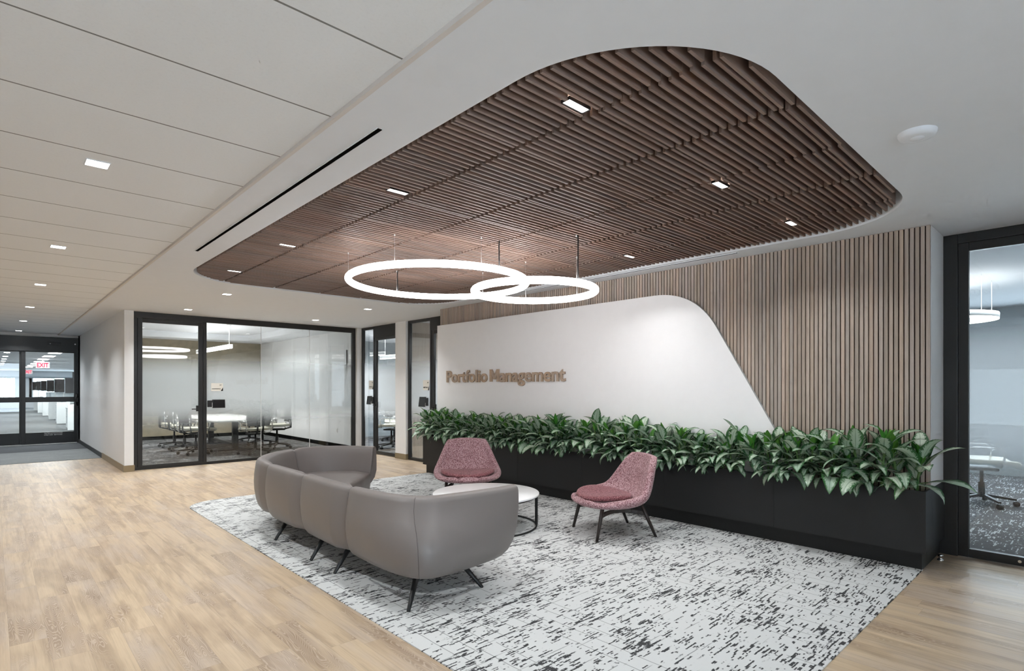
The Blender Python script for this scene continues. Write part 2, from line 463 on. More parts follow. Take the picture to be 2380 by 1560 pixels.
# ------------------------------------------------------------------ shell
fl = MB().prism([(-2.2, -3.2), (XW+.06, -3.2), (XW+.06, YC+.06), (1.83, YC+.06), (1.83, YD), (-2.2, YD)], -.1, 0).build('floor', M['floor'])
tag(fl, 'pale oak plank floor of the lobby', 'floor', None, 'structure')
cp = rrect(1.775, 1.03, 5.56, 8.07, .40)
cp = [(5.56, 8.07)] + [p for p in cp if p[0] < 3] + [(5.56, 1.03)]
c = MB().prism(cp, 0, .006).build('area_carpet', M['carpet'])
tag(c, 'pale grey inset carpet with black dashes under the lounge seats', 'carpet')
tag(box('entry_mat', (-2.1, 14.45, 0), (1.685, 16.85, .006), M['mat']), 'light grey speckled entry mat in the corridor', 'mat')
tag(box('corridor_carpet', (-2.1, 16.855, 0), (1.685, YD-.1, .006), M['hall_carpet']), 'dark slate carpet strip before the sliding doors', 'carpet')

# tile ceiling over the corridor, a hair higher than the plaster
struct('ceiling_tile', (-2.2, -3.2, 2.872), (1.262, YD+.1, 2.97), M['tile'], 'off-white acoustic tile ceiling over the corridor', 'ceiling')
struct('trim_1', (1.255, -3.2, 2.85), (1.278, YD-.02, 2.90), M['lip'], 'thin metal edge between tile and plaster ceiling', 'trim')
HX0, HX1, HY0, HY1, HR = 1.69, 5.405, .985, 7.885, .80
hole = rrect(HX0, HY0, HX1, HY1, HR, 20)
mb = MB()
plate_hole(mb, [(1.278, -3.2), (XW+.1, -3.2), (XW+.1, 12.05), (1.83, 12.05), (1.83, YD), (1.278, YD)], hole, HC, .2)
cl = mb.build('ceiling', M['ceil'], fixn=False)
tag(cl, 'smooth white plaster ceiling around the timber slats', 'ceiling', None, 'structure')
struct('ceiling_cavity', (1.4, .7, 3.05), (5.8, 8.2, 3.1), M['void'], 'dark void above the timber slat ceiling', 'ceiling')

# slatted timber ceiling: panels 12 slats wide, columns about 0.645 long
sl = empty('slat_ceiling', (0, 0, 0), 0, 'dark walnut slat ceiling set in a rounded rectangular recess', 'ceiling panel')
def xspan(y, m=.035):
    """x range of the recess at y, with a margin"""
    x0, x1, y0, y1, r = HX0+m, HX1-m, HY0+m, HY1-m, HR-m
    if y < y0 or y > y1: return None
    dy = 0
    if y < y0+r: dy = y0+r-y
    elif y > y1-r: dy = y-(y1-r)
    ins = r - math.sqrt(max(r*r-dy*dy, 0))
    return x0+ins, x1-ins
joints = [1.5, 2.18, 2.83, 3.48, 4.125, 4.77, 5.6]
downs_wood = [(2.075, 1.765), (2.075, 3.395), (2.085, 5.41), (2.09, 7.045), (3.60, 1.79), (4.88, 1.805), (4.88, 3.42)]
ys = []
k = -2
while True:
    y0m = 1.092 + .6*k
    if y0m > HY1: break
    for i in range(12): ys.append(y0m + i*.0518)
    k += 1
for ci in range(len(joints)-1):
    mb = MB()
    xa, xb = joints[ci]+.013, joints[ci+1]-.013
    off = 0.0
    for y in ys:
        yy = y + .010 + (.013 if ci % 2 else 0)
        sp = xspan(yy)
        if not sp: continue
        a, b = max(xa, sp[0]), min(xb, sp[1])
        if b - a < .03: continue
        segs = [(a, b)]
        for dx, dy in downs_wood:
            if abs(yy-dy) < .036:
                segs = [q for s_ in segs for q in ((s_[0], min(s_[1], dx-.082)), (max(s_[0], dx+.082), s_[1])) if q[1]-q[0] > .02]
        for a_, b_ in segs:
            mb.box((a_, yy-.0078, 2.858), (b_, yy+.0078, 2.975))
    # carriers above the slats
    for xc in (xa+.12, xb-.12):
        ys_ok = [y for y in ys if xspan(y, .06) and xspan(y, .06)[0] < xc < xspan(y, .06)[1]]
        if ys_ok: mb.box((xc-.012, min(ys_ok), 2.975), (xc+.012, max(ys_ok), 3.0))
    mb.build('slat_panel', M['slat_ceiling'], sl)

def linear_slot(x, y0, y1, lab):
    t = empty('slot_diffuser', (x, (y0+y1)/2, HC), 0, lab, 'air diffuser', 'linear ceiling diffusers')
    h = (y1-y0)/2
    MB().box((-.014, -h, -.003), (.014, h, .02)).build('slot', M['void'], t)
    m_ = MB()
    for sx in (-1, 1): m_.box((sx*.014 if sx > 0 else -.019, -h-.004, -.005), (.019 if sx > 0 else -.014, h+.004, .02))
    m_.build('frame', M['ceil'], t)
linear_slot(1.481, 2.6, 6.18, 'long black linear slot diffuser between tile ceiling and timber slats')
linear_slot(5.482, 2.55, 6.18, 'thin dark slot diffuser in the plaster strip above the oak wall')

# walls
struct('wall_left', (-2.3, -3.2, 0), (-2.2, YD+.1, 2.97), M['white_wall'], 'white wall behind the camera side of the corridor', 'wall')
struct('wall_corridor', (1.69, 11.765, 0), (1.83, YD, HC), M['white_wall'], 'white corridor wall ending at the conference glazing', 'wall')
struct('wall_conference', (1.83, 18.3, 0), (6.35, 18.42, 3.1), M['acoustic'], 'tan fabric wall at the back of the conference room', 'wall')
struct('wall_divider', (6.22, YC+.05, 0), (6.34, 18.42, 3.1), M['white_wall'], 'white wall between conference room and next office', 'wall')
struct('wall_corner', (6.14, 11.80, 0), (6.30, 11.93, HC), M['white_wall'], 'narrow white pier between conference glazing and first office door', 'wall')
struct('wall_pier', (6.20, 9.83, 0), (6.34, 10.235, HC), M['white_wall'], 'white pier between the two office doors', 'wall')
struct('baseboard_corridor', (1.678, 11.752, 0), (1.842, 14.42, .113), M['bronze'], 'bronze base along the corridor wall end', 'baseboard')
struct('baseboard_mat', (1.678, 14.421, 0), (1.70, YD-.06, .10), M['dark_base'], 'charcoal base along the corridor mat', 'baseboard')
struct('baseboard_pier', (6.188, 9.82, 0), (6.34, 10.232, .113), M['bronze'], 'bronze base of the pier between the office doors', 'baseboard')
# accent wall block with oak slats
struct('wall_accent_base', (5.736, 1.0, .147), (XW-.035, 7.93, .651), M['planter'], 'black lower wall block behind the planter', 'wall')
struct('wall_accent_kick', (5.736, 1.035, 0), (XW-.035, 7.9, .147), M['toekick'], 'black recessed foot of the wall block', 'wall')
struct('wall_accent', (5.736, 1.006, .651), (XW-.035, 7.93, HC), M['white_wall'], 'white wall block carrying the oak slats', 'wall')
sw = empty('slat_cladding', (5.735, 4.47, .6), 0, 'vertical oak slat cladding behind the planter', 'wall cladding')
mb = MB().box((-.008, -3.46, 0), (0, 3.46, 2.25)); mb.build('backing', M['slat_back'], sw)
mb = MB(); y = 1.008
while y < 7.93:
    mb.box((-.032, y-4.47, 0), (-.008, y+.0275-4.47, 2.25-.002)); y += .0375
mb.build('slats', M['slat_wall'], sw)
# white feature panel
pts = [(7.971, .62), (7.971, 2.56), (3.62, 2.566)]
c0, c1, c2 = Vector((3.62, 2.566)), Vector((3.11, 2.566)), Vector((2.862, 2.14))
for i in range(1, 17):
    q = i/16; p = c0*(1-q)**2 + c1*2*q*(1-q) + c2*q*q; pts.append((p.x, p.y))
pts += [(2.272, 1.11), (1.992, .62)]
mb = MB()
front = [mb.bm.verts.new((5.665, y, z)) for y, z in pts]; back = [mb.bm.verts.new((5.703, y, z)) for y, z in pts]
mb.bm.faces.new(front); mb.bm.faces.new(back[::-1])
for i in range(len(pts)):
    mb.bm.faces.new((front[i], front[(i+1)%len(pts)], back[(i+1)%len(pts)], back[i])).material_index = 1
fp = mb.build('feature_panel', [M['panel_white'], M['panel_edge']])
tag(fp, 'large white panel with one slanted rounded end on the oak wall', 'wall panel')

def text_mesh(name, body, mat, parent, ext=0.0, offset=0.0, align='LEFT', size=1.0):
    cu = bpy.data.curves.new(name, 'FONT'); cu.body = body; cu.extrude = ext; cu.offset = offset; cu.align_x = align; cu.size = size; cu.resolution_u = 4
    ob = bpy.data.objects.new(name+'_src', cu); COL.objects.link(ob)
    dg = bpy.context.evaluated_depsgraph_get(); dg.update()
    me = bpy.data.meshes.new_from_object(ob.evaluated_get(dg))
    bpy.data.objects.remove(ob); bpy.data.curves.remove(cu)
    me.name = name
    me.materials.clear(); me.materials.append(mat)
    o = bpy.data.objects.new(name, me); COL.objects.link(o)
    if parent is not None: o.parent = parent
    return o
def fit_text(o, w, h, cap):
    """scale text so its width is w and its cap height (font units: cap) is h; z untouched"""
    xs = [v.co.x for v in o.data.vertices]; x0, x1 = min(xs), max(xs)
    for v in o.data.vertices:
        v.co.x = (v.co.x-x0)*w/(x1-x0); v.co.y = v.co.y*h/cap
FACE_X = Matrix(((0, 0, -1, 0), (-1, 0, 0, 0), (0, 1, 0, 0), (0, 0, 0, 1)))   # text facing -x, reading towards -y
FACE_Y = Matrix(((1, 0, 0, 0), (0, 0, -1, 0), (0, 1, 0, 0), (0, 0, 0, 1)))    # text facing -y, reading towards +x
wl = empty('wall_lettering', (5.650, 7.713, 1.578), 0, 'raised oak lettering reading Portfolio Management on the white panel', 'lettering')
def word(body, y0, y1, extra=None):
    """one word of the sign between wall positions y0 > y1; EXTRA adds the capital drawn as strokes before it"""
    o = text_mesh('word', body, M['letter'], None, .012, .020)
    fit_text(o, y0-y1, .190, .70)
    bm = bmesh.new(); bm.from_mesh(o.data); bmesh.ops.translate(bm, vec=(7.69-y0, 0, 0), verts=bm.verts)
    if extra:
        xa, xb, st = 7.69-extra[0], 7.69-extra[1], .050
        polys = [[(xa, 0), (xa+st, 0), (xa+st, .190), (xa, .190)], [(xb-st, 0), (xb, 0), (xb, .190), (xb-st, .190)],
                 [(xa+st, .190), (xa+st, .105), ((xa+xb)/2-.020, .035), ((xa+xb)/2+.020, .035), (xb-st, .105), (xb-st, .190), ((xa+xb)/2, .098)]]
        for P_ in polys:
            a = [bm.verts.new((x, y, -.012)) for x, y in P_]; b = [bm.verts.new((x, y, .012)) for x, y in P_]
            for k in range(len(P_)): bm.faces.new((a[k], a[(k+1) % len(P_)], b[(k+1) % len(P_)], b[k]))
            bm.faces.new(a[::-1]); bm.faces.new(b)
        bmesh.ops.recalc_face_normals(bm, faces=bm.faces)
    bm.to_mesh(o.data); bm.free(); o.data.transform(FACE_X); o.parent = wl
wl.location.y = 7.69
word('Portfolio', 7.674, 6.612)
word('anagement', 6.322, 4.990, (6.548, 6.336))

# planter
pl = empty('planter', (5.497, 4.58, 0), 0, 'long black planter box along the oak wall', 'planter')
def rel(p): return (p[0]-5.497, p[1]-4.58, p[2])
MB().box(rel((5.547, 1.035, 0)), rel((5.735, 8.13, .147))).build('toe_kick', M['toekick'], pl)
ny = 6
for i in range(ny):
    a = 1.0 + (8.164-1.0)*i/ny; b = 1.0 + (8.164-1.0)*(i+1)/ny
    MB().box(rel((5.497, a+(.0008 if i else 0), .147)), rel((5.515, b-(.0008 if i < ny-1 else 0), .651))).build('front_panel', M['planter'], pl)
MB().box(rel((5.5155, 1.0, .147)), rel((5.735, 1.018, .651))).build('end_panel', M['planter'], pl)
MB().box(rel((5.5155, 8.146, .147)), rel((5.735, 8.164, .651))).build('end_panel', M['planter'], pl)
MB().box(rel((5.717, 1.0185, .147)), rel((5.735, 8.1455, .62))).build('back_panel', M['planter'], pl)
MB().box(rel((5.5155, 1.0185, .147)), rel((5.7165, 8.1455, .60))).build('soil', M['soil'], pl)

# ------------------------------------------------------------------ plants
def leaf(mb, uvl, org, az, el, ln, wd, droop, fold, mi, lim, roll=0.0):
    bm = mb.bm
    n, cr = 8, (-1, -.55, 0, .55, 1)
    p = Vector(org); e = el; rows = []
    side = Vector((-math.sin(az), math.cos(az), 0))
    for i in range(n+1):
        q = i/n
        d = Vector((math.cos(az)*math.cos(e), math.sin(az)*math.cos(e), math.sin(e)))
        nrm = side.cross(d)*-1
        if nrm.length < 1e-4: nrm = Vector((0, 0, 1))
        nrm.normalize()
        w = wd*.5*(math.sin(PI*min(1, q*.96+.03)**.82))**.85*(1-.25*q) if q < 1 else .0015
        s2 = (side*math.cos(roll) + nrm*math.sin(roll))
        wave = .10*math.sin(q*9+az*3)
        row = []
        for u in cr:
            pt = p + s2*(u*w) + nrm*(abs(u)*w*fold + u*w*wave)
            if pt.x > lim: pt.x = lim + (pt.x-lim)*.02
            row.append((pt, (u*.5+.5, q)))
        rows.append(row)
        p = p + d*(ln/n)
        e -= droop/n*(.4+1.2*q)
    V = [[bm.verts.new(pt) for pt, _ in r] for r in rows]
    for i in range(n):
        for k in range(4):
            f = bm.faces.new((V[i][k], V[i][k+1], V[i+1][k+1], V[i+1][k])); f.smooth = True; f.material_index = mi
            for lp, (a, b) in zip(f.loops, ((i, k), (i, k+1), (i+1, k+1), (i+1, k))):
                lp[uvl].uv = rows[a][b][1]
def make_plant(seed):
    rg = random.Random(seed)
    lim = .075
    fol = MB(); uvl = fol.bm.loops.layers.uv.new('UVMap')
    st = MB()
    ncr = 3
    for ci in range(ncr):
        cx, cy = rg.uniform(-.06, .01), -.115 + .115*ci + rg.uniform(-.03, .03)
        h = rg.uniform(.20, .33)
        tip = Vector((cx+rg.uniform(-.05, .0), cy+rg.uniform(-.05, .05), h))
        st.tube([(cx, cy, -.03), (cx*.7+tip.x*.3, cy*.7+tip.y*.3, h*.5), tuple(tip)], [.011, .010, .007], 6)
        nl = rg.randint(10, 12)
        a0 = rg.uniform(0, 6.28)
        for i in range(nl):
            q = i/(nl-1)                       # 0 lowest, 1 top
            az = a0 + i*2.4
            toward = math.cos(az)              # +1 faces the wall
            z = h*(.22+.78*q)
            base = Vector((cx+(tip.x-cx)*q, cy+(tip.y-cy)*q, z))
            el = R(rg.uniform(0, 28) + 44*q**1.4)
            if toward > .15: el = max(el, R(40 + 32*toward))
            pet = rg.uniform(.05, .10)*(1-.35*q)
            d = Vector((math.cos(az)*math.cos(el), math.sin(az)*math.cos(el), math.sin(el)))
            b2 = base + d*pet
            if b2.x > lim: b2.x = lim
            st.tube([tuple(base), tuple(b2)], [.005, .0035], 5, cap=False)
            ln = rg.uniform(.25, .33)*(1-.15*q); wd = ln*rg.uniform(.42, .52)
            leaf(fol, uvl, b2, az, el, ln, wd, R(rg.uniform(65, 125))*(1-.25*q), rg.uniform(.12, .38), 0, lim, rg.uniform(-.35, .35))
        # young furled leaves at the heart
        for i in range(rg.randint(2, 4)):
            az = rg.uniform(0, 6.28)
            leaf(fol, uvl, tip, az, R(rg.uniform(62, 84)), rg.uniform(.15, .22), rg.uniform(.055, .085), R(rg.uniform(5, 35)), .6, 1, lim)
    # skirt of leaves hanging over the planter's front edge
    for i in range(rg.randint(8, 10)):
        az = PI + rg.uniform(-1.2, 1.2)
        org = (-.045+rg.uniform(-.02, .02), rg.uniform(-.16, .16), rg.uniform(.06, .16))
        ln = rg.uniform(.19, .27)
        leaf(fol, uvl, org, az, R(rg.uniform(0, 35)), ln, ln*rg.uniform(.42, .52), R(rg.uniform(85, 150)), rg.uniform(.1, .35), 0, lim, rg.uniform(-.4, .4))
    root = empty('foliage_plant', (0, 0, 0))
    fol.build('foliage', [M['leaf'], M['young']], root, fixn=False)
    st.build('stems', M['stem'], root)
    return root
protos = [make_plant(s) for s in (11, 23, 37, 41, 59, 67)]
ORD = ['first', 'second', 'third', 'fourth', 'fifth', 'sixth', 'seventh', 'eighth', 'ninth', 'tenth', 'eleventh', 'twelfth', 'thirteenth',
       'fourteenth', 'fifteenth', 'sixteenth', 'seventeenth', 'eighteenth', 'nineteenth', 'twentieth']
py = 8.0; idx = 0
plants_y = []
while py > 1.12:
    plants_y.append(py); py -= .3225
rg = random.Random(5)
npl = len(plants_y)
for i, py in enumerate(plants_y):
    r_ = protos[i] if i < len(protos) else copy_tree(protos[(i*5+1) % len(protos)])
    s_ = rg.uniform(.92, 1.08) * (1.06 if i >= npl-3 else 1.0)
    r_.location = (5.585, py + rg.uniform(-.03, .03), .60)
    r_.scale = (s_, s_*(1 if rg.random() < .5 else -1), s_)
    if i < npl//2: lab = 'silver-green leafy plant, %s from the office-door end of the planter' % ORD[i]
    else: lab = 'silver-green leafy plant, %s from the glass-door end of the planter' % ORD[npl-1-i]
    tag(r_, lab, 'plant', 'plants in the long black planter')

# ------------------------------------------------------------------ sofa
def catmull(P, per=10):
    out = []
    n = len(P)
    for i in range(n-1):
        p0, p1, p2, p3 = P[max(i-1, 0)], P[i], P[i+1], P[min(i+2, n-1)]
        for k in range(per):
            q = k/per
            out.append(tuple(.5*((2*p1[j]) + (-p0[j]+p2[j])*q + (2*p0[j]-5*p1[j]+4*p2[j]-p3[j])*q*q + (-p0[j]+3*p1[j]-3*p2[j]+p3[j])*q**3) for j in range(2)))
    out.append(tuple(P[-1]))
    return out
def resample(P, step):
    acc = [0]
    for a, b in zip(P, P[1:]): acc.append(acc[-1] + math.dist(a, b))
    T = acc[-1]; n = max(2, int(round(T/step))); res = []; j = 0
    for i in range(n+1):
        s_ = T*i/n
        while j < len(acc)-2 and acc[j+1] < s_: j += 1
        q = (s_-acc[j])/max(acc[j+1]-acc[j], 1e-9)
        res.append((P[j][0]+(P[j+1][0]-P[j][0])*q, P[j][1]+(P[j+1][1]-P[j][1])*q))
    return res
ctrl = [(3.00, 3.125), (2.72, 3.13), (2.42, 3.16), (2.22, 3.21), (2.09, 3.36), (2.02, 3.62), (1.985, 4.0), (1.98, 4.42), (1.98, 4.85), (1.978, 5.28), (1.985, 5.70),
        (2.05, 6.13), (2.22, 6.48), (2.49, 6.78), (2.80, 6.96), (3.12, 6.95), (3.42, 6.77), (3.64, 6.47)]
ST = .0135
low = [(2.935, 3.10), (2.68, 3.06), (2.41, 3.035), (2.17, 3.04), (2.035, 3.13), (1.965, 3.43), (1.965, 4.0)] + ctrl[7:]
path = catmull(ctrl, 26); lowp = catmull(low, 26)
def near_idx(p): return min(range(len(path)), key=lambda i: math.dist(path[i], p))
so = empty('sofa', (2.6, 4.9, 0), 0, 'curved taupe vinyl sectional sofa with quilted back and black legs', 'sofa')
SO = Vector((2.6, 4.9, 0))
seams = [0, near_idx((1.985, 4.0)), near_idx((1.98, 4.85)), near_idx((1.985, 5.70)), near_idx((2.70, 6.91)), len(path)-1]
prof = [(-.085, .205), (-.040, .222), (-.012, .262), (.008, .33), (.022, .42), (.026, .50), (.022, .58), (.012, .65), (.006, .695), (-.004, .718), (-.022, .730), (-.060, .733), (-.092, .724), (-.108, .70),
        (-.125, .63), (-.150, .52), (-.172, .42), (-.178, .32), (-.165, .23), (-.13, .205)]
def pnorm(i):
    a = path[max(i-1, 0)]; b = path[min(i+1, len(path)-1)]
    d = Vector((b[0]-a[0], b[1]-a[1])).normalized()
    return Vector((-d.y, d.x)), d      # path runs near arm -> back -> far arm; outward is to its left-hand side
cen = Vector((2.75, 5.0))
flip = 1.0
nv, _ = pnorm(len(path)//2)
if (Vector(path[len(path)//2]) - cen).dot(nv) < 0: flip = -1.0
for si in range(len(seams)-1):
    i0, i1 = seams[si], seams[si+1]
    rows = []
    for i in range(i0, i1+1):
        nrm, d = pnorm(i); nrm = nrm*flip
        ds = min(i-i0, i1-i)*ST
        tipend = (si == 0 and i-i0 < i1-i) or (si == len(seams)-2 and i1-i < i-i0)
        if tipend: k = min(1, .90 + .10*math.sqrt(min(1, ds/.03)))
        elif i-i0 < i1-i: k = min(1, .34 + .66*min(1, (i-i0)*ST/.15)**.5)
        else: k = min(1, .34 + .66*min(1, (i1-i)*ST/.045)**.5)
        fr = (i-i0)/(i1-i0)
        belly = math.sin(PI*fr)
        row = []
        arm = max(0, 1-i*ST/1.0) if si == 0 else 0
        for n_, z_ in prof:
            cn, cz = -.075, .46
            nn = cn + (n_-cn)*k + (.028*belly**.6 - .012 if n_ > -.05 else 0)
            zz = cz + (z_-cz)*(1-(1-k)*.16)
            pull = 0.0
            if tipend and ds < .30 and zz < .42:
                q = (.42-zz)/.22
                pull = .11*q*q*(1-ds/.30)
            sgn = 1 if i-i0 < i1-i else -1
            wl_ = min(1, max(0, (.72-zz)/.36)); wl_ = wl_*wl_*(3-2*wl_)
            p = Vector(path[i]).lerp(Vector(lowp[i]), wl_) + nrm*nn + d*(pull*sgn)
            row.append((p.x-SO.x, p.y-SO.y, zz))
        rows.append(row)
    mb = MB(); V = mb.grid(rows, closed=True)
    for r0, rev in ((V[0], False), (V[-1], True)):
        c_ = mb.bm.verts.new(sum((v.co for v in r0), Vector())/len(r0))
        for k_ in range(len(r0)):
            mb.bm.faces.new((r0[k_], r0[(k_+1) % len(r0)], c_))
    mb.build('back_cushion', M['vinyl'], so)
# seat cushions follow the inside of the back
inner = []
for i in range(len(path)):
    nrm, d = pnorm(i); q = Vector(path[i]) + nrm*flip*(-.16); inner.append((q.x, q.y))
def seat(i0, i1, frontpts, name='seat_cushion'):
    poly = inner[i0:i1+1:6] + frontpts
    n = len(poly); cxy = Vector((sum(p[0] for p in poly)/n, sum(p[1] for p in poly)/n))
    mb = MB(); rows = []
    for z_, k in ((.20, .93), (.225, .985), (.30, 1.0), (.385, 1.0), (.415, .985), (.43, .94), (.437, .80)):
        rows.append([(cxy.x+(p[0]-cxy.x)*k-SO.x, cxy.y+(p[1]-cxy.y)*k-SO.y, z_) for p in poly])
    V = mb.grid(rows, closed=True)
    for r0 in (V[0], V[-1]):
        c_ = mb.bm.verts.new(sum((v.co for v in r0), Vector())/n)
        for k_ in range(n): mb.bm.faces.new((r0[k_], r0[(k_+1) % n], c_)).smooth = True
    mb.build(name, M['vinyl'], so)
m1, m2 = near_idx((1.98, 4.42)), near_idx((1.98, 5.5))
seat(8, m1, [(2.84, 4.42), (2.88, 3.9), (2.94, 3.5)])
seat(m1, m2, [(2.84, 5.5), (2.82, 5.0), (2.84, 4.43)])
seat(m2, len(path)-10, [(3.45, 6.28), (3.15, 5.95), (2.9, 5.7), (2.84, 5.51)])
# fine stitched seam at the near corner
pp = []
for n_, z_ in prof[1:11]:
    i = int(26*(3.56 + .30*(.72-z_)/.5)); nrm, d = pnorm(i); nrm = nrm*flip
    fr = (i-seams[0])/(seams[1]-seams[0]); belly = math.sin(PI*fr)
    wl_ = min(1, max(0, (.72-z_)/.36)); wl_ = wl_*wl_*(3-2*wl_)
    p = Vector(path[i]).lerp(Vector(lowp[i]), wl_) + nrm*(n_ + .028*belly**.6 - .012 + .0005)
    pp.append((p.x-SO.x, p.y-SO.y, z_))
MB().tube(pp, .0016, 6).build('stitched_seam', M['seam'], so)
# legs
def sofa_leg(foot, top):
    f = Vector(foot)-SO; t_ = Vector(top)-SO
    MB().tube([tuple(f), tuple(f+(t_-f)*.03), tuple(t_)], [.011, .013, .024], 12).build('leg', M['black'], so)
for f, t_ in (((2.015, 3.165, .006), (2.17, 3.28, .23)), ((2.665, 3.175, .006), (2.52, 3.30, .23)), ((1.995, 4.215, .006), (2.15, 4.21, .23)), ((1.995, 4.665, .006), (2.15, 4.68, .23)),
              ((2.012, 5.53, .006), (2.17, 5.54, .23)), ((2.78, 4.25, .006), (2.68, 4.25, .23)), ((2.78, 5.50, .006), (2.68, 5.50, .23)), ((2.50, 6.62, .006), (2.60, 6.50, .23)), ((3.42, 6.52, .006), (3.3, 6.45, .23))):
    sofa_leg(f, t_)

# ------------------------------------------------------------------ coffee table
ct = empty('coffee_table', (3.88, 4.56, .006), 0, 'low round white coffee table with black ring base', 'table')
MB().lathe([(0, .335), (.548, .335), (.566, .339), (.570, .346), (.570, .356), (.566, .361), (0, .361)], 96).build('tabletop', M['table_white'], ct)
rp = [(.54*math.cos(2*PI*k/72), .54*math.sin(2*PI*k/72), .010) for k in range(72)]
MB().tube(rp, .010, 8, closed=True).build('base_ring', M['black'], ct)
MB().tube([(p[0]*.99, p[1]*.99, .327) for p in rp], .008, 8, closed=True).build('top_ring', M['black'], ct)
for a in (-42, 78, 198):
    x, y = .54*math.cos(R(a)), .54*math.sin(R(a))
    MB().box((x-.011, y-.011, .012), (x+.011, y+.011, .333)).build('leg', M['black'], ct)

# ------------------------------------------------------------------ lounge chairs
def smooth_rows(rows, sub=3):
    """catmull interpolation between parameter rows"""
    out = []; n = len(rows)
    for i in range(n-1):
        p = [rows[max(i-1, 0)], rows[i], rows[i+1], rows[min(i+2, n-1)]]
        for k in range(sub):
            q = k/sub
            out.append([.5*((2*b) + (-a+c)*q + (2*a-5*b+4*c-d)*q*q + (-a+3*b-3*c+d)*q**3) for a, b, c, d in zip(*p)])
    out.append(rows[-1]); return out
def lounge_chair(loc, rz, label):
    t = empty('lounge_chair', loc, rz, label, 'chair', 'rose tweed lounge chairs')
    # local: +y is the direction the sitter faces.  rows: y, z, half width, side forward, side up
    rows = [(.395, .362, .13, -.035, .000), (.378, .345, .25, -.08, .014), (.335, .330, .335, -.075, .032), (.24, .322, .385, -.045, .055), (.10, .308, .415, -.01, .085), (-.05, .310, .425, .03, .105),
            (-.17, .335, .418, .07, .095), (-.245, .395, .40, .105, .07), (-.29, .48, .37, .12, .035), (-.325, .58, .335, .115, .01), (-.352, .67, .30, .10, -.005), (-.370, .735, .272, .08, -.012), (-.381, .780, .245, .06, -.022), (-.385, .800, .225, .05, -.028)]
    rs = rows
    mb = MB(); g = []
    for y, z, w, sf, su in rs:
        r_ = []
        for k in range(-4, 5):
            u = k/4
            r_.append((w*math.sin(u*PI/2)*(1 if abs(u) < 1 else 1), y + sf*u*u, z + su*abs(u)**2.2))
        g.append(r_)
    mb.grid(g)
    sh = mb.build('shell', M['tweed'], t, fixn=False)
    sd = sh.modifiers.new('thick', 'SOLIDIFY'); sd.thickness = .075; sd.offset = 0.0; sd.use_rim = True
    sb = sh.modifiers.new('sub', 'SUBSURF'); sb.levels = 2; sb.render_levels = 3
    # seat pad: rounded D, slightly crowned
    prof = []
    out = []
    for k in range(48):
        a = 2*PI*k/48
        x = math.cos(a)*.345; y = math.sin(a)
        y = .085 + (y*.285 if y > 0 else y*.255)
        if math.sin(a) < 0: x *= 1-.10*math.sin(a)**2
        out.append((x, y))
    mb = MB(); rows2 = []
    for k_, z_ in ((.90, .352), (.985, .362), (1.0, .380), (.985, .396), (.94, .403), (.80, .407), (.5, .409), (.15, .410)):
        rows2.append([(x*k_, .085+(y-.085)*k_, z_ + .006 + .03*(x*k_/.345)**2 - .03*max(0, (y-.2))) for x, y in out])
    V = mb.grid(rows2, closed=True)
    for r0 in (V[0], V[-1]):
        c_ = mb.bm.verts.new(sum((v.co for v in r0), Vector())/len(r0))
        for k_ in range(len(r0)): mb.bm.faces.new((r0[k_], r0[(k_+1) % len(r0)], c_)).smooth = True
    pad = mb.build('seat_pad', M['tweed_seat'], t)
    pad['label'] = 'wine red seat pad'
    # timber legs and curved under-frame
    for sx, sy in ((1, 1), (-1, 1), (1, -1), (-1, -1)):
        foot = Vector((sx*.295, .315 if sy > 0 else -.325, .0)); top = Vector((sx*.265, .235 if sy > 0 else -.175, .345 if sy > 0 else .335))
        MB().tube([tuple(foot), tuple(foot+(top-foot)*.5), tuple(top)], [.0135, .0175, .020], 12).build('leg', M['leg_wood'], t)
    for sx in (1, -1):
        mb = MB(); a = Vector((sx*.272, .26, .235)); b = Vector((sx*.272, -.215, .235)); c_ = Vector((sx*.10, .02, .285))
        ptsq = [a*(1-q)**2 + c_*2*q*(1-q) + b*q*q for q in [i/8 for i in range(9)]]
        for p, q in zip(ptsq, ptsq[1:]): mb.bar(p, q, .022, .04)
        mb.build('side_rail', M['leg_wood'], t, .004)
    MB().box((-.2, -.02, .255), (.2, .045, .275)).build('cross_rail', M['leg_wood'], t, .004)
    return t
lounge_chair((4.665, 3.475, .006), math.atan2(.297, -.585) - PI/2, 'rose tweed lounge chair beside the planter, turned side-on to the table')
lounge_chair((4.50, 5.66, .006), math.atan2(-.80, -.60) - PI/2, 'rose tweed lounge chair facing forward behind the coffee table')

# ------------------------------------------------------------------ ring pendants
def ring_lamp(cx, cy, z, Rr, tr, label, cords, feeds):
    t = empty('ring_pendant', (cx, cy, z), 0, label, 'pendant lamp', 'overlapping ring pendants')
    MB().tube([(Rr*math.cos(2*PI*k/128), Rr*math.sin(2*PI*k/128), 0) for k in range(128)], tr, 16, closed=True).build('light_ring', M['ring'], t)
    for x, y in cords:
        MB().tube([(x-cx, y-cy, tr*.7), (x-cx, y-cy, 2.93-z)], .0011, 6).build('cable', M['steel'], t)
        MB().tube([(x-cx, y-cy, 2.845-z), (x-cx, y-cy, 2.885-z)], .006, 8).build('cable_grip', M['steel'], t)
    for x, y in feeds:
        h = 2.93-z
        MB().tube([(x-cx+.012, y-cy, tr*.7), (x-cx+.016, y-cy+.006, h*.3), (x-cx+.006, y-cy-.004, h*.6), (x-cx+.012, y-cy, h*.8), (x-cx+.03, y-cy+.02, h)], .006, 8).build('power_cord', M['black'], t)
    return t
def on(cx, cy, r_, a): return (cx+r_*math.cos(R(a)), cy+r_*math.sin(R(a)))
c1 = (3.42, 4.78, 2.59, .915); c2 = (3.89, 3.84, 2.435, .592)
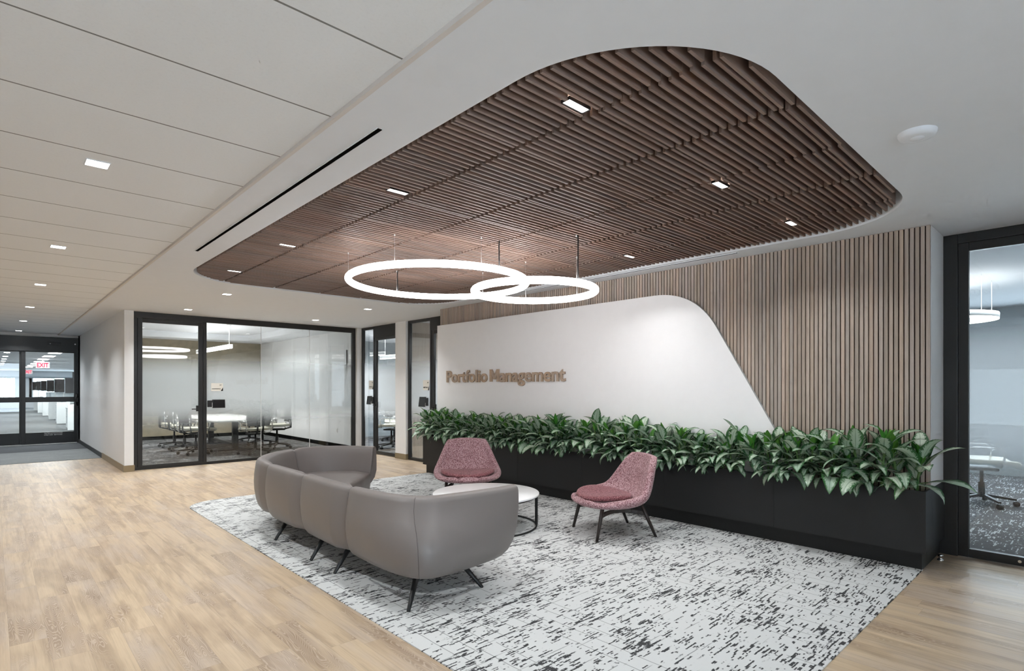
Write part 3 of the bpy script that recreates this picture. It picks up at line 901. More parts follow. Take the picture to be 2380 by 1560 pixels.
ring_lamp(*c1, .034, 'larger glowing white ring pendant under the timber slats', [on(*c1[:2], c1[3], a) for a in (209, 149, 259, 87, 20)], [on(*c1[:2], c1[3], -89), on(*c1[:2], c1[3], 87)])
ring_lamp(*c2, .035, 'smaller glowing white ring pendant hung lower over the coffee table', [on(*c2[:2], c2[3], a) for a in (-96, -4, 54)], [on(*c2[:2], c2[3], -95)])

# ------------------------------------------------------------------ downlights
def lamp(name, loc, size, power, col=(1, .95, .88), spread=120, sizey=None, rot=(0, 0, 0)):
    d = bpy.data.lights.new(name, 'AREA'); d.energy = power; d.color = col; d.size = size; d.spread = R(spread)
    if sizey: d.shape = 'RECTANGLE'; d.size_y = sizey
    o = bpy.data.objects.new(name, d); COL.objects.link(o); o.location = loc; o.rotation_euler = rot
    return o
def downlight(x, y, z, sx, sy, label, group, power, hood=False):
    t = empty('downlight', (x, y, z), 0, label, 'downlight', group)
    MB().box((-sx, -sy, -.002), (sx, sy, .004)).build('lens', M['down'], t)
    m_ = MB(); w = .006
    m_.box((-sx-w, -sy-w, -.005), (sx+w, -sy, .01)).box((-sx-w, sy, -.005), (sx+w, sy+w, .01)).box((-sx-w, -sy, -.005), (-sx, sy, .01)).box((sx, -sy, -.005), (sx+w, sy, .01))
    m_.build('frame', M['black'] if hood else M['ceil'], t)
    lamp('downlight_beam', (x, y, z-.012), .11, power, (.95, .985, 1.0), 125)
for i, y in enumerate((4.24, 7.02, 9.78, 12.65, 15.42, 18.2)):
    downlight(.472, y, 2.872, .056, .056, 'square downlight in the corridor tile ceiling, %s in the row from the lobby end' % ORD[i], 'corridor tile downlights', 13)
for i, (x, y) in enumerate(downs_wood):
    w = ['beside the slot diffuser at the camera end', 'second along the diffuser side of the slats', 'third along the diffuser side of the slats', 'at the far rounded end of the slats',
         'near the middle of the camera end of the slats', 'by the wall side at the camera end of the slats', 'above the ring lamps'][i]
    downlight(x, y, 2.868, .072, .022, 'slim slat ceiling downlight ' + w, 'timber slat downlights', 5, True)
for x, y, w in ((2.5, 8.77, 'over the sofa end of the passage'), (2.5, 10.97, 'before the conference room door'), (4.77, 8.78, 'before the planter end of the passage'), (4.78, 10.94, 'before the conference glazing end')):
    downlight(x, y, HC, .052, .052, 'small square downlight in the plaster ceiling ' + w, 'passage downlights', 13)
sd = empty('smoke_detector', (3.59, .69, HC), 0, 'round white smoke detector on the plaster ceiling', 'smoke detector')
MB().lathe([(0, -.030), (.060, -.030), (.078, -.026), (.086, -.012), (.088, 0)], 40).build('housing', M['ceil'], sd)
MB().lathe([(0, -.036), (.03, -.034), (.034, -.029)], 24).build('sensor_cap', M['ceil'], sd)

# ------------------------------------------------------------------ glazing
def frame_y(mb, x0, x1, z0, z1, w, y, d=.06):
    mb.box((x0, y, z0), (x0+w, y+d, z1)).box((x1-w, y, z0), (x1, y+d, z1)).box((x0+w, y, z1-w), (x1-w, y+d, z1)).box((x0+w, y, z0), (x1-w, y+d, z0+w)); return mb
def frame_x(mb, y0, y1, z0, z1, w, x, d=.06):
    mb.box((x, y0, z0), (x+d, y0+w, z1)).box((x, y1-w, z0), (x+d, y1, z1)).box((x, y0+w, z1-w), (x+d, y1-w, z1)).box((x, y0+w, z0), (x+d, y1-w, z0+w)); return mb
def film_y(x0, x1, z0, z1, y, parent):
    return MB().box((x0, y, z0), (x1, y+.002, z1)).build('frosted_film', M['film'], parent)
def film_x(y0, y1, z0, z1, x, parent):
    mb = MB(); v = [mb.bm.verts.new(p) for p in ((x, y0, z0), (x, y1, z0), (x, y1, z1), (x, y0, z1))]; mb.bm.faces.new(v)
    return mb.build('frosted_film', M['film'], parent, fixn=False)
def film_y(x0, x1, z0, z1, y, parent):
    mb = MB(); v = [mb.bm.verts.new(p) for p in ((x0, y, z0), (x1, y, z0), (x1, y, z1), (x0, y, z1))]; mb.bm.faces.new(v)
    return mb.build('frosted_film', M['film'], parent, fixn=False)
# conference glazing: three panes in a black frame, plus its door
w1 = empty('window_1', (0, 0, 0), 0, 'frosted conference room glazing in a black frame', 'window', None, 'structure')
mb = MB()
mb.box((1.835, YC, 2.74), (6.14, YC+.07, HC)).box((1.835, YC, 0), (6.14, YC+.07, .055)).box((1.835, YC, .055), (1.90, YC+.07, 2.74)).box((6.055, YC, .055), (6.14, YC+.07, 2.74)).box((2.965, YC, .055), (3.025, YC+.07, 2.74))
mb.build('frame', M['frame'], w1, .004)
for a, b in ((3.025, 4.042), (4.048, 5.062), (5.068, 6.055)):
    MB().box((a, YC+.03, .055), (b, YC+.04, 2.74)).build('pane', M['glass'], w1)
film_y(3.025, 6.055, .055, 2.74, YC+.052, w1)
for x in (4.045, 5.065): MB().box((x-.003, YC+.028, .055), (x+.003, YC+.042, 2.74)).build('joint_strip', M['decal'], w1)
d1 = empty('door_1', (0, 0, 0), 0, 'frosted glass conference room door in a black frame', 'door', None, 'structure')
frame_y(MB(), 1.905, 2.96, .008, 2.735, .072, YC+.004, .055).build('frame', M['frame'], d1, .004)
MB().box((1.977, YC+.028, .08), (2.888, YC+.036, 2.663)).build('pane', M['glass'], d1)
film_y(1.977, 2.888, .08, 2.663, YC+.048, d1)
hd = MB().box((2.84, YC-.012, 1.03), (2.925, YC+.006, 1.14)).build('lock_plate', M['black'], d1, .003)
MB().bar((2.88, YC-.035, 1.075), (2.76, YC-.035, 1.075), .016).bar((2.88, YC, 1.075), (2.88, YC-.035, 1.075), .018).build('handle', M['black'], d1, .003)

def office_door(n, ya, yb, yc, yd, labw, labd, zt=HC):
    """side light ya..yb (frame included), door yb..yd ; y falls along the wall"""
    w = empty('window_%d' % n, (0, 0, 0), 0, labw, 'window', None, 'structure')
    frame_x(MB(), yb, ya, 0, zt, .055, XW-.02, .07).build('frame', M['frame'], w, .004)
    MB().box((XW+.01, yb+.055, .055), (XW+.02, ya-.055, zt-.055)).build('pane', M['glass'], w)
    film_x(yb+.055, ya-.055, .055, zt-.055, XW+.03, w)
    d = empty('door_%d' % n, (0, 0, 0), 0, labd, 'door', None, 'structure')
    MB().box((XW-.02, yd, 2.60), (XW+.05, yb, zt)).build('header', M['frame'], d)
    frame_x(MB(), yd+.01, yb-.01, .01, 2.598, .065, XW-.016, .055).build('frame', M['frame'], d, .004)
    MB().box((XW+.01, yd+.075, .075), (XW+.018, yb-.075, 2.533)).build('pane', M['glass'], d)
    film_x(yd+.075, yb-.075, .075, 2.533, XW+.028, d)
    MB().box((XW-.03, yb-.16, 1.03), (XW-.012, yb-.07, 1.16)).build('lock_plate', M['black'], d, .003)
    MB().bar((XW-.055, yb-.09, 1.09), (XW-.055, yb-.0, 1.09), .018).bar((XW-.02, yb-.09, 1.09), (XW-.055, yb-.09, 1.09), .018).build('handle', M['black'], d, .003)
office_door(2, 11.80, 11.205, 0, 10.235, 'narrow frosted side light of the first office', 'frosted glass door of the office beside the conference room')
office_door(3, 9.83, 8.99, 0, 7.95, 'narrow frosted side light of the office behind the planter', 'frosted glass door half hidden behind the white panel end')
# big glass door beside the planter
w4 = empty('window_4', (0, 0, 0), 0, 'tall black door frame beside the planter end', 'window', None, 'structure')
MB().box((XW-.03, .905, 0), (XW+.06, 1.06, HC)).box((XW+.034, .885, 0), (XW+.06, .905, HC)).box((XW-.03, -.45, 2.765), (XW+.06, .905, HC)).box((XW-.03, -.45, 0), (XW+.06, -.36, 2.765)).build('frame', M['frame'], w4, .004)
d4 = empty('door_4', (0, 0, 0), 0, 'tall frosted glass door in a black frame beside the planter', 'door', None, 'structure')
frame_x(MB(), -.36, .9045, .006, 2.7645, .075, XW-.022, .055).build('frame', M['frame'], d4, .004)
MB().box((XW+.0, -.285, .08), (XW+.008, .83, 2.69)).build('pane', M['glass'], d4)
film_x(-.285, .83, .08, 2.69, XW+.018, d4)
MB().tube([(XW-.031, .498, .045), (XW-.027, .498, .045)], .012, 16).build('lock_cylinder', M['chrome'], d4)
struct('wall_right', (XW-.02, -3.2, 0), (XW+.06, -.45, HC), M['white_wall'], 'white wall beyond the tall glass door', 'wall')
dst = empty('door_stop', (5.985, .985, 0), 0, 'small chrome dome door stop on the floor', 'door stop')
MB().lathe([(0, .05), (.016, .05), (.02, .046), (.02, .034), (.014, .03), (.014, .012), (.024, .010), (.024, 0)], 20).build('post', M['chrome'], dst)
MB().tube([(.018, 0, .04), (.026, 0, .04)], .011, 12).build('rubber_pad', M['black'], dst)

# room signs and booking tablets
def sign(org, facing, w, h, num, word, label):
    t = empty('room_sign', org, 0, label, 'sign', 'room name signs')
    F = FACE_X if facing == 'x' else FACE_Y
    o = MB().box((0, 0, -.006), (w, h, 0)).xf(F).build('plate', M['sign'], t)
    MB().box((0, h*.385, 0), (w, h*.40, .0015)).xf(F).build('rule', M['panel_white'], t)
    m_ = MB(); v = [m_.bm.verts.new(p) for p in ((w*.80, 0, .0015), (w, 0, .0015), (w, h*.47, .0015))]; m_.bm.faces.new(v)
    m_.xf(F).build('corner_mark', M['ink'], t, fixn=False)
    for body, x, y, ww, hh in ((num, w*.70, h*.70, w*.18, h*.12), (word, w*.08, h*.22, w*.72, h*.12)):
        tx_ = text_mesh('lettering', body, M['ink'], t, .0004, .01); fit_text(tx_, ww, hh, .7)
        tx_.data.transform(F @ Matrix.Translation((x, y, .002)))
    return t
sign((3.105, YC+.022, 1.415), 'y', .215, .155, '347', 'CONFERENCE', 'cream sign reading CONFERENCE on the conference glazing')
def tablet(org, facing, w, h, label, ang):
    t = empty('booking_tablet', org, 0, label, 'tablet', 'room booking tablets')
    F = FACE_X if facing == 'x' else FACE_Y
    T = F @ Matrix.Translation((.0, 0, .03)) @ Matrix.Rotation(R(ang), 4, 'X')
    MB().box((0, 0, -.012), (w, h, .008)).xf(T).build('case', M['black'], t, .004)
    MB().box((.012, .012, .0085), (w-.012, h-.012, .0095)).xf(T).build('screen', M['screen'], t)
    side = -1 if facing == 'y' else 1
    x0, x1 = (-.085, .0) if side < 0 else (w, w+.085)
    MB().box((x0, h*.12, -.02), (x1+(.02 if side < 0 else 0), h*.9, -.005)).xf(F @ Matrix.Translation((0, 0, .03))).build('bracket', M['black'], t, .002)
    e = MB().box((-.004 if side < 0 else w, .01, -.010), (0 if side < 0 else w+.004, h-.01, .006)).xf(T).build('status_strip', M['decal'], t)
    return t
tablet((3.115, YC-.006, 1.085), 'y', .23, .165, 'black booking tablet beside the conference room door handle', -6)
sign((XW-.006, 11.48, 1.44), 'x', .20, .20, '348', 'OFFICE', 'cream sign on the narrow side light of the first office')
tablet((XW-.022, 11.50, 1.10), 'x', .20, .19, 'black booking tablet on the first office side light', -8)
sign((XW-.006, 9.30, 1.43), 'x', .215, .20, '349', 'MEETING', 'cream sign on the side light nearer the planter')
tablet((XW-.022, 9.39, 1.10), 'x', .23, .20, 'black booking tablet on the side light nearer the planter', -8)

# ------------------------------------------------------------------ sliding doors at the end of the corridor
d5 = empty('door_5', (0, 0, 0), 0, 'black framed automatic sliding doors at the corridor end', 'door', None, 'structure')
MB().box((-2.2, YD-.10, 2.41), (1.69, YD+.06, 2.792)).build('header', M['frame'], d5, .004)
MB().box((1.66, YD-.06, 0), (1.69, YD+.06, 2.41)).build('jamb', M['frame'], d5)
mb = MB(); x0, x1 = .535, 1.68
mb.box((x0, YD-.05, .02), (x0+.085, YD, 2.41)).box((1.595, YD-.05, .02), (x1, YD, 2.41)).box((x0+.085, YD-.05, .02), (1.595, YD, .315)).box((x0+.085, YD-.05, 1.10), (1.595, YD, 1.232)).box((x0+.085, YD-.05, 2.395), (1.595, YD, 2.41))
mb.build('frame', M['frame'], d5, .003)
mb = MB()
mb.box((-.62, YD+.01, .02), (-.535, YD+.05, 2.41)).box((.50, YD+.01, .02), (.58, YD+.05, 2.41)).box((-.535, YD+.01, .02), (.50, YD+.05, .315)).box((-.535, YD+.01, 1.10), (.50, YD+.05, 1.232)).box((-.535, YD+.01, 2.395), (.50, YD+.05, 2.41))
mb.build('frame', M['frame'], d5, .003)
MB().box((x0+.085, YD-.03, .315), (1.595, YD-.022, 1.10)).box((x0+.085, YD-.03, 1.232), (1.595, YD-.022, 2.395)).build('pane', M['glass'], d5)
MB().box((-.535, YD+.026, .315), (.50, YD+.034, 1.10)).box((-.535, YD+.026, 1.232), (.50, YD+.034, 2.395)).build('pane', M['glass'], d5)
MB().box((-2.2, YD-.06, 0), (-.62, YD+.06, 2.41)).build('side_panel', M['frame'], d5)
MB().box((1.05, YD-.14, 2.59), (1.32, YD-.10, 2.66)).build('motion_sensor', M['black'], d5, .006)
MB().lathe([(0, 0), (.012, 0), (.012, .01)], 12).xf(Matrix.Translation((1.10, YD-.15, 2.62)) @ Matrix.Rotation(R(90), 4, 'X')).build('sensor_light', M['decal'], d5)
MB().tube([(1.615, YD-.104, 2.63), (1.615, YD-.10, 2.63)], .018, 16).build('key_switch', M['chrome'], d5)
MB().tube([(1.655, YD-.08, 1.0), (1.64, YD-.15, 1.06), (1.64, YD-.15, 1.22), (1.655, YD-.08, 1.30)], .022, 10).build('pull_handle', M['black'], d5)
MB().box((1.60, YD-.20, 1.09), (1.685, YD-.05, 1.20)).build('lock_housing', M['black'], d5, .01)
tx_ = text_mesh('warning_lettering', 'CAUTION AUTOMATIC DOOR\nSTAND CLEAR   KEEP MOVING', M['decal'], d5, .0005, .0); fit_text(tx_, .37, .030, .7)
tx_.data.transform(Matrix.Translation((.985, YD-.053, .272)) @ FACE_Y)
struct('wall_header', (-2.2, YD-.05, 2.792), (1.69, YD+.06, 2.97), M['white_wall'], 'white strip of wall above the sliding doors', 'wall')

# ------------------------------------------------------------------ conference room
struct('floor_conference', (1.831, YC+.061, -.1), (6.22, 18.3, 0), M['dark_carpet'], 'charcoal dashed carpet of the conference room', 'floor')
mb = MB(); plate_hole(mb, [(1.83, YC+.08), (6.22, YC+.08), (6.22, 18.3), (1.83, 18.3)], rrect(2.35, 13.0, 5.55, 17.5, .5, 8), HC, .16)
tag(mb.build('ceiling_conference', M['ceil'], fixn=False), 'white conference ceiling with a rounded raised coffer', 'ceiling', None, 'structure')
struct('ceiling_coffer', (1.83, YC+.1, 3.01), (6.22, 18.4, 3.06), M['ceil'], 'raised white coffer of the conference ceiling', 'ceiling')
struct('baseboard_conference', (6.205, YC+.08, 0), (6.22, 18.3, .10), M['void'], 'black base along the conference side wall', 'baseboard')
struct('baseboard_back', (1.83, 18.285, 0), (6.205, 18.3, .10), M['void'], 'black base along the conference back wall', 'baseboard')
wb = empty('whiteboard', (6.215, 13.4, 1.02), 0, 'glass whiteboard on the conference side wall', 'whiteboard')
MB().box((-.012, -.95, 0), (0, 3.2, 1.36)).build('board', M['board'], wb)
MB().box((-.016, -.956, 0), (0, -.95, 1.36)).build('edge_strip', M['ink'], wb)
ot = empty('wall_outlet', (6.217, 12.98, .42), 0, 'white wall outlet on the conference side wall', 'outlet')
MB().box((-.006, -.036, -.057), (0, .036, .057)).build('cover_plate', M['white'], ot, .002)
MB().box((-.008, -.016, -.035), (-.006, .016, .035)).build('socket', M['lip'], ot)
pn = empty('linear_pendant', (4.2, 15.9, 2.43), 0, 'white linear pendant over the conference table', 'pendant lamp', 'linear pendants')
MB().box((-.04, -1.5, .012), (.04, 1.5, .085)).build('housing', M['white'], pn, .003)
MB().box((-.034, -1.49, 0), (.034, 1.49, .0119)).build('lens', M['pend'], pn)
MB().box((-.034, -1.49, .0852), (.034, 1.49, .09)).build('added_uplight', M['pend'], pn)  # glowing top strip added to brighten the coffer above
for y in (-1.35, 1.35):
    MB().tube([(0, y, .085), (0, y, .575)], .004, 8).build('rod', M['white'], pn)
    MB().lathe([(0, 0), (.05, 0), (.055, .012), (.055, .02)], 20, (0, y, .56)).build('canopy', M['white'], pn)
tb = empty('conference_table', (4.2, 15.1, 0), 0, 'long conference table with pale top', 'table')
MB().box((-.65, -1.75, .71), (.65, 1.75, .745)).build('tabletop', M['table_white'], tb, .01)
for y in (-1.0, 1.0): MB().box((-.06, y-.05, .03), (.06, y+.05, .71)).box((-.38, y-.04, 0), (.38, y+.04, .03)).build('pedestal', M['black'], tb)
MB().box((-.03, -.95, .10), (.03, .95, .16)).build('stretcher', M['black'], tb)
def office_chair(seatm, label, loc, rz, group):
    t = empty('task_chair', loc, rz, label, 'chair', group)
    # local: sitter faces +y
    for k in range(5):
        a = 2*PI*k/5 + .3
        mb = MB(); d = Vector((math.cos(a), math.sin(a), 0))
        mb.bar(d*.03+Vector((0, 0, .105)), d*.30+Vector((0, 0, .072)), .042, .032, .03, .022)
        leg_ = mb.build('leg', M['black'], t, .004)
        MB().tube([tuple(d*.30+Vector((-d.y*.022, d.x*.022, .028))), tuple(d*.30+Vector((d.y*.022, -d.x*.022, .028)))], .028, 14).build('caster', M['black'], leg_)
    MB().tube([(0, 0, .08), (0, 0, .25), (0, 0, .2501), (0, 0, .40)], [.032, .032, .018, .018], 12).build('column', M['black'], t)
    MB().box((-.15, -.14, .39), (.15, .12, .42)).build('mechanism', M['black'], t, .01)
    rows = []
    for y, z in ((.26, .425), (.24, .45), (.1, .455), (-.1, .455), (-.22, .465)):
        rows.append([(x, y, z + .02*(x/.24)**2) for x in [-.24, -.16, -.08, 0, .08, .16, .24]])
    s_ = MB(); s_.grid(rows); o = s_.build('seat', seatm, t, fixn=False)
    m_ = o.modifiers.new('thick', 'SOLIDIFY'); m_.thickness = .05; m_.offset = -1
    b_ = o.modifiers.new('bevel', 'BEVEL'); b_.width = .015; b_.segments = 3
    rows = []
    for z, y, w in ((.56, -.235, .20), (.66, -.25, .225), (.80, -.265, .225), (.93, -.29, .215), (.99, -.305, .19)):
        rows.append([(w*u, y + .035*u*u, z) for u in (-1, -.6, -.25, 0, .25, .6, 1)])
    s_ = MB(); s_.grid(rows); o = s_.build('backrest', M['mesh_grey'], t, fixn=False)
    m_ = o.modifiers.new('thick', 'SOLIDIFY'); m_.thickness = .022
    for sx in (-1, 1):
        MB().bar((sx*.045, -.13, .40), (sx*.05, -.275, .44), .03, .022).bar((sx*.05, -.275, .43), (sx*.055, -.285, .72), .03, .02).build('back_bracket', M['black'], t, .003)
    fr = [(-.205, -.24, .52), (-.24, -.235, .66), (-.24, -.25, .85)]
    loop = [(-.24, -.25, .80), (-.24, -.24, .60), (-.235, -.22, .47), (-.20, -.20, .43), (-.10, -.19, .425), (.10, -.19, .425), (.20, -.20, .43), (.235, -.22, .47), (.24, -.24, .60), (.24, -.25, .80)]
    MB().tube(loop, .010, 8).build('frame', M['chrome'], t)
    t.scale = (1.14, 1.14, 1.14)
    for sx in (-1, 1):
        MB().tube([(sx*.24, -.235, .64), (sx*.265, -.1, .655), (sx*.265, .1, .65), (sx*.24, .15, .60), (sx*.23, .12, .45)], .011, 8).build('armrest', M['chrome'], t)
    return t
ch0 = office_chair(M['cream_vinyl'], 'cream seated task chair with its back to the glazing at the table head', (4.28, 12.95, 0), 0, 'conference chairs')
confs = [((5.08, 13.85), 80, 'cream seated task chair at the whiteboard side, first from the glazing'), ((5.08, 14.85), 92, 'cream seated task chair at the whiteboard side, second from the glazing'),
         ((5.08, 15.85), 88, 'cream seated task chair at the whiteboard side, third from the glazing'), ((3.32, 13.9), -75, 'cream seated task chair at the corridor side, first from the glazing'),
         ((3.32, 14.9), -92, 'cream seated task chair at the corridor side, second from the glazing'), ((3.32, 15.9), -88, 'cream seated task chair at the corridor side, third from the glazing')]
for (x, y), a, lab in confs:
    c_ = copy_tree(ch0); c_.location = (x, y, 0); c_.rotation_euler = (0, 0, R(a)); c_['label'] = lab

# ------------------------------------------------------------------ offices behind the long wall
struct('floor_office', (XW+.06, 4.6, -.1), (10.6, 15.2, 0), M['dark_carpet'], 'charcoal dashed carpet of the offices behind the long wall', 'floor')
struct('ceiling_office', (XW+.1, 4.6, HC), (10.6, 15.2, HC+.1), M['ceil'], 'white ceiling of the offices behind the long wall', 'ceiling')
struct('wall_office_divider', (6.345, 9.86, 0), (10.6, 9.97, HC), M['tan_wood'], 'pale wood wall between the two offices', 'wall')
struct('wall_office_back', (10.5, 4.6, 0), (10.6, 15.2, HC), M['white_wall'], 'white back wall of the offices', 'wall')
struct('wall_office_end', (6.345, 15.1, 0), (10.5, 15.2, HC), M['desk_grey'], 'grey end wall of the first office', 'wall')
struct('wall_office_near', (6.345, 4.6, 0), (10.5, 4.7, HC), M['white_wall'], 'white end wall of the office behind the accent wall', 'wall')
tv = empty('television', (7.6, 9.855, 1.7), 0, 'black wall television inside the office behind the planter', 'television')
MB().box((-.63, -.035, -.36), (.63, 0, .36)).build('case', M['black'], tv, .004)
MB().box((-.62, -.037, -.35), (.62, -.035, .35)).build('screen', M['screen'], tv)
pn2 = empty('linear_pendant', (7.45, 12.1, 2.22), 0, 'white linear pendant inside the first office', 'pendant lamp', 'linear pendants')
MB().box((-.05, -.9, .012), (.05, .9, .085)).build('housing', M['white'], pn2, .003)
MB().box((-.045, -.89, 0), (.045, .89, .0119)).build('lens', M['pend'], pn2)
MB().box((-.045, -.89, .0852), (.045, .89, .09)).build('added_uplight', M['pend'], pn2)  # added glowing top strip, lightens the office ceiling
for y in (-.7, .7): MB().tube([(0, y, .085), (0, y, HC-2.22)], .0025, 8).build('rod', M['white'], pn2)
ch1 = copy_tree(ch0); ch1.location = (7.1, 11.9, 0); ch1.rotation_euler = (0, 0, R(35)); tag(ch1, 'dark task chair just behind the first office door', 'chair', 'office chairs')
ch2 = copy_tree(ch0); ch2.location = (8.15, 13.5, 0); ch2.rotation_euler = (0, 0, R(150)); tag(ch2, 'dark task chair further inside the first office', 'chair', 'office chairs')
tb2 = empty('office_table', (8.0, 12.5, 0), 0, 'pale table inside the first office', 'table')
MB().lathe([(0, .70), (.42, .70), (.43, .715), (.42, .73), (0, .73)], 40).build('tabletop', M['table_white'], tb2)
MB().tube([(0, 0, 0), (0, 0, .70)], .05, 16).build('pedestal', M['black'], tb2)
# room beyond the tall glass door
struct('floor_room', (XW+.06, -3.2, -.1), (12.6, 3.2, 0), M['dark_carpet'], 'charcoal dashed carpet of the room behind the tall glass door', 'floor')
struct('ceiling_room', (XW+.1, -3.2, HC), (12.6, 3.2, HC+.1), M['ceil'], 'white ceiling of the room behind the tall glass door', 'ceiling')
struct('wall_room_side', (XW+.06, 3.1, 0), (12.6, 3.2, HC), M['desk_grey'], 'grey wall of the room behind the tall glass door', 'wall')
struct('wall_room_back_sill', (12.5, -3.2, 0), (12.6, 3.1, .85), M['desk_grey'], 'low wall under the window of the room behind the glass door', 'wall')
struct('wall_room_back_head', (12.5, -3.2, 1.8), (12.6, 3.1, HC), M['desk_grey'], 'wall over the window of the room behind the glass door', 'wall')
struct('wall_room_end', (XW+.06, -3.3, 0), (12.6, -3.2, HC), M['white_wall'], 'end wall of the room behind the tall glass door', 'wall')
rl = empty('ring_pendant', (9.0, 1.50, 2.34), 0, 'flat white ring pendant seen through the tall glass door', 'pendant lamp')
MB().lathe([(.54, .012), (.54, .075), (.60, .075), (.60, .012), (.54, .012)], 72).build('housing', M['white'], rl)
MB().lathe([(.545, 0), (.595, 0), (.595, .0118), (.545, .0118), (.545, 0)], 72).build('lens', M['pend'], rl)
MB().lathe([(.545, .0752), (.595, .0752), (.595, .08), (.545, .08), (.545, .0752)], 72).build('added_uplight', M['pend'], rl)  # glowing top band added so the ceiling over the ring brightens
for a in (235, 300, 0, 120): MB().tube([(.57*math.cos(R(a)), .57*math.sin(R(a)), .075), (.57*math.cos(R(a)), .57*math.sin(R(a)), HC-2.34)], .003, 6).build('cable', M['white'], rl)
ch3 = copy_tree(ch0); ch3.location = (9.25, 1.10, 0); ch3.rotation_euler = (0, 0, R(200)); tag(ch3, 'dark task chair behind the tall glass door', 'chair')

# ------------------------------------------------------------------ open office past the sliding doors
struct('floor_open_office', (-6, YD+.06, -.1), (14, 52, 0), M['office_carpet'], 'grey carpet of the open office', 'floor')
struct('ceiling_open_office', (-6, YD+.06, 2.62), (14, 52, 2.72), M['ceil'], 'white tile ceiling of the open office', 'ceiling')
struct('wall_open_office_a', (-6.1, YD, 0), (-6, 52, 2.7), M['white_wall'], 'white side wall of the open office', 'wall')
struct('wall_open_office_b', (14, YD, 0), (14.1, 52, 2.7), M['white_wall'], 'white far side wall of the open office', 'wall')
struct('wall_open_office_front', (1.69, YD-.4, 0), (14, YD+.06, 2.9), M['white_wall'], 'white front wall of the open office', 'wall')
struct('wall_open_office_front_a', (-6, YD-.04, 0), (-2.2, YD+.06, 2.9), M['white_wall'], 'white front wall of the open office past the corridor', 'wall')
wf = empty('window_5', (0, 0, 0), 0, 'bright window band at the far end of the open office', 'window', None, 'structure')
mb = MB().box((-6, 52, 0), (14, 52.1, .72)).box((-6, 52, 2.18), (14, 52.1, 2.7))
for x in (-6, -2.8, -.6, 1.15, 1.9, 4.9, 8): mb.box((x, 52, .72), (x+(.9 if x in (1.15,) else .22), 52.1, 2.18))
mb.build('wall_band', M['white_wall'], wf)
mb = MB().box((-6, 51.94, 2.10), (14, 52.0, 2.20)).box((-6, 51.9, .68), (14, 52.0, .74)); mb.build('frame', M['desk_grey'], wf)
for i, y in enumerate((20.7, 23.7, 26.7, 29.7, 32.7, 35.8, 39, 42.2)):
    t = empty('ceiling_light', (1.525, y, 2.62), 0, 'bright rectangular ceiling light of the open office, %s from the sliding doors' % ORD[i], 'ceiling light', 'open office ceiling lights')
    MB().box((-.16, -.6, -.006), (.16, .6, 0)).build('lens', M['troffer'], t)
for i, y in enumerate((24.6, 27.7, 30.4, 33.0, 35.8, 38.5)):
    t = empty('downlight', (.35, y, 2.62), 0, 'small square downlight in the open office aisle, %s from the sliding doors' % ORD[i], 'downlight', 'open office downlights')
    MB().box((-.07, -.2, -.006), (.07, .2, 0)).build('lens', M['troffer'], t)
for i, (x, y) in enumerate(((1.48, 29.2), (1.52, 43.2))):
    t = empty('exit_sign', (x, y, 2.37), 0, ('red EXIT sign nearer the sliding doors', 'red EXIT sign deeper in the open office')[i], 'sign', 'exit signs')
    MB().box((-.21, -.02, -.12), (.21, .02, .12)).build('housing', M['white'], t)
    e_ = text_mesh('lettering', 'EXIT', M['red'], t, .003, .03); fit_text(e_, .36, .17, .7); e_.data.transform(Matrix.Translation((-.18, -.026, -.085)) @ FACE_Y)
    MB().tube([(0, 0, .12), (0, 0, .25)], .01, 8).build('stem', M['white'], t)
for i, (x, y) in enumerate(((2.85, 30.5), (2.0, 41.0))):
    t = empty('ceiling_speaker', (x, y, 2.62), 0, ('dark round ceiling speaker nearer the sliding doors', 'dark round ceiling speaker deeper in the open office')[i], 'speaker', 'ceiling speakers')
    MB().lathe([(0, -.05), (.14, -.05), (.19, 0)], 24).build('grille', M['desk_grey'], t)
desk0 = None
for i, y in enumerate((24.0, 28.4, 32.6, 36.8, 41.0, 45.2)):
    lab = 'white desk with monitors in the open office row, %s from the sliding doors' % ORD[i]
    if desk0 is None:
        t = empty('workstation', (1.86, y, 0), 0, lab, 'desk', 'open office desks')
        MB().box((0, 0, .03), (.30, .06, .88)).build('end_panel', M['desk_white'], t)
        MB().box((.301, -.02, .03), (.42, .08, .90)).build('leg', M['desk_white'], t)
        MB().box((.05, .08, .72), (2.2, 1.4, .76)).build('worktop', M['desk_white'], t)
        dr = MB().box((.06, .9, .06), (.62, 1.35, .72)).build('drawer_unit', M['desk_white'], t)
        for z in (.26, .46, .66): MB().box((.055, .95, z-.03), (.06, 1.30, z-.02)).build('drawer_pull', M['desk_grey'], dr)
        MB().box((.62, .6, .0), (2.2, .64, 1.15)).build('screen_panel', M['desk_grey'], t)
        for dx in (.25, .95, 1.65):
            m_ = MB().box((dx-.30, .34, 1.28), (dx+.30, .375, 1.80)).build('monitor', M['screen'], t)
            MB().bar((dx, .40, .76), (dx, .40, 1.5), .03).build('monitor_arm', M['steel'], m_)
        desk0 = t
    else:
        c_ = copy_tree(desk0); c_.location = (1.86, y, 0); c_['label'] = lab
tv = empty('television', (3.2, 33.2, 1.98), 0, 'black hanging screen over the open office desks', 'television')
MB().box((-.45, -.03, -.21), (.6, .03, .21)).build('case', M['black'], tv, .004)
MB().tube([(0, 0, .21), (0, 0, .64)], .02, 8).build('ceiling_pole', M['desk_grey'], tv)
rgx = random.Random(3)
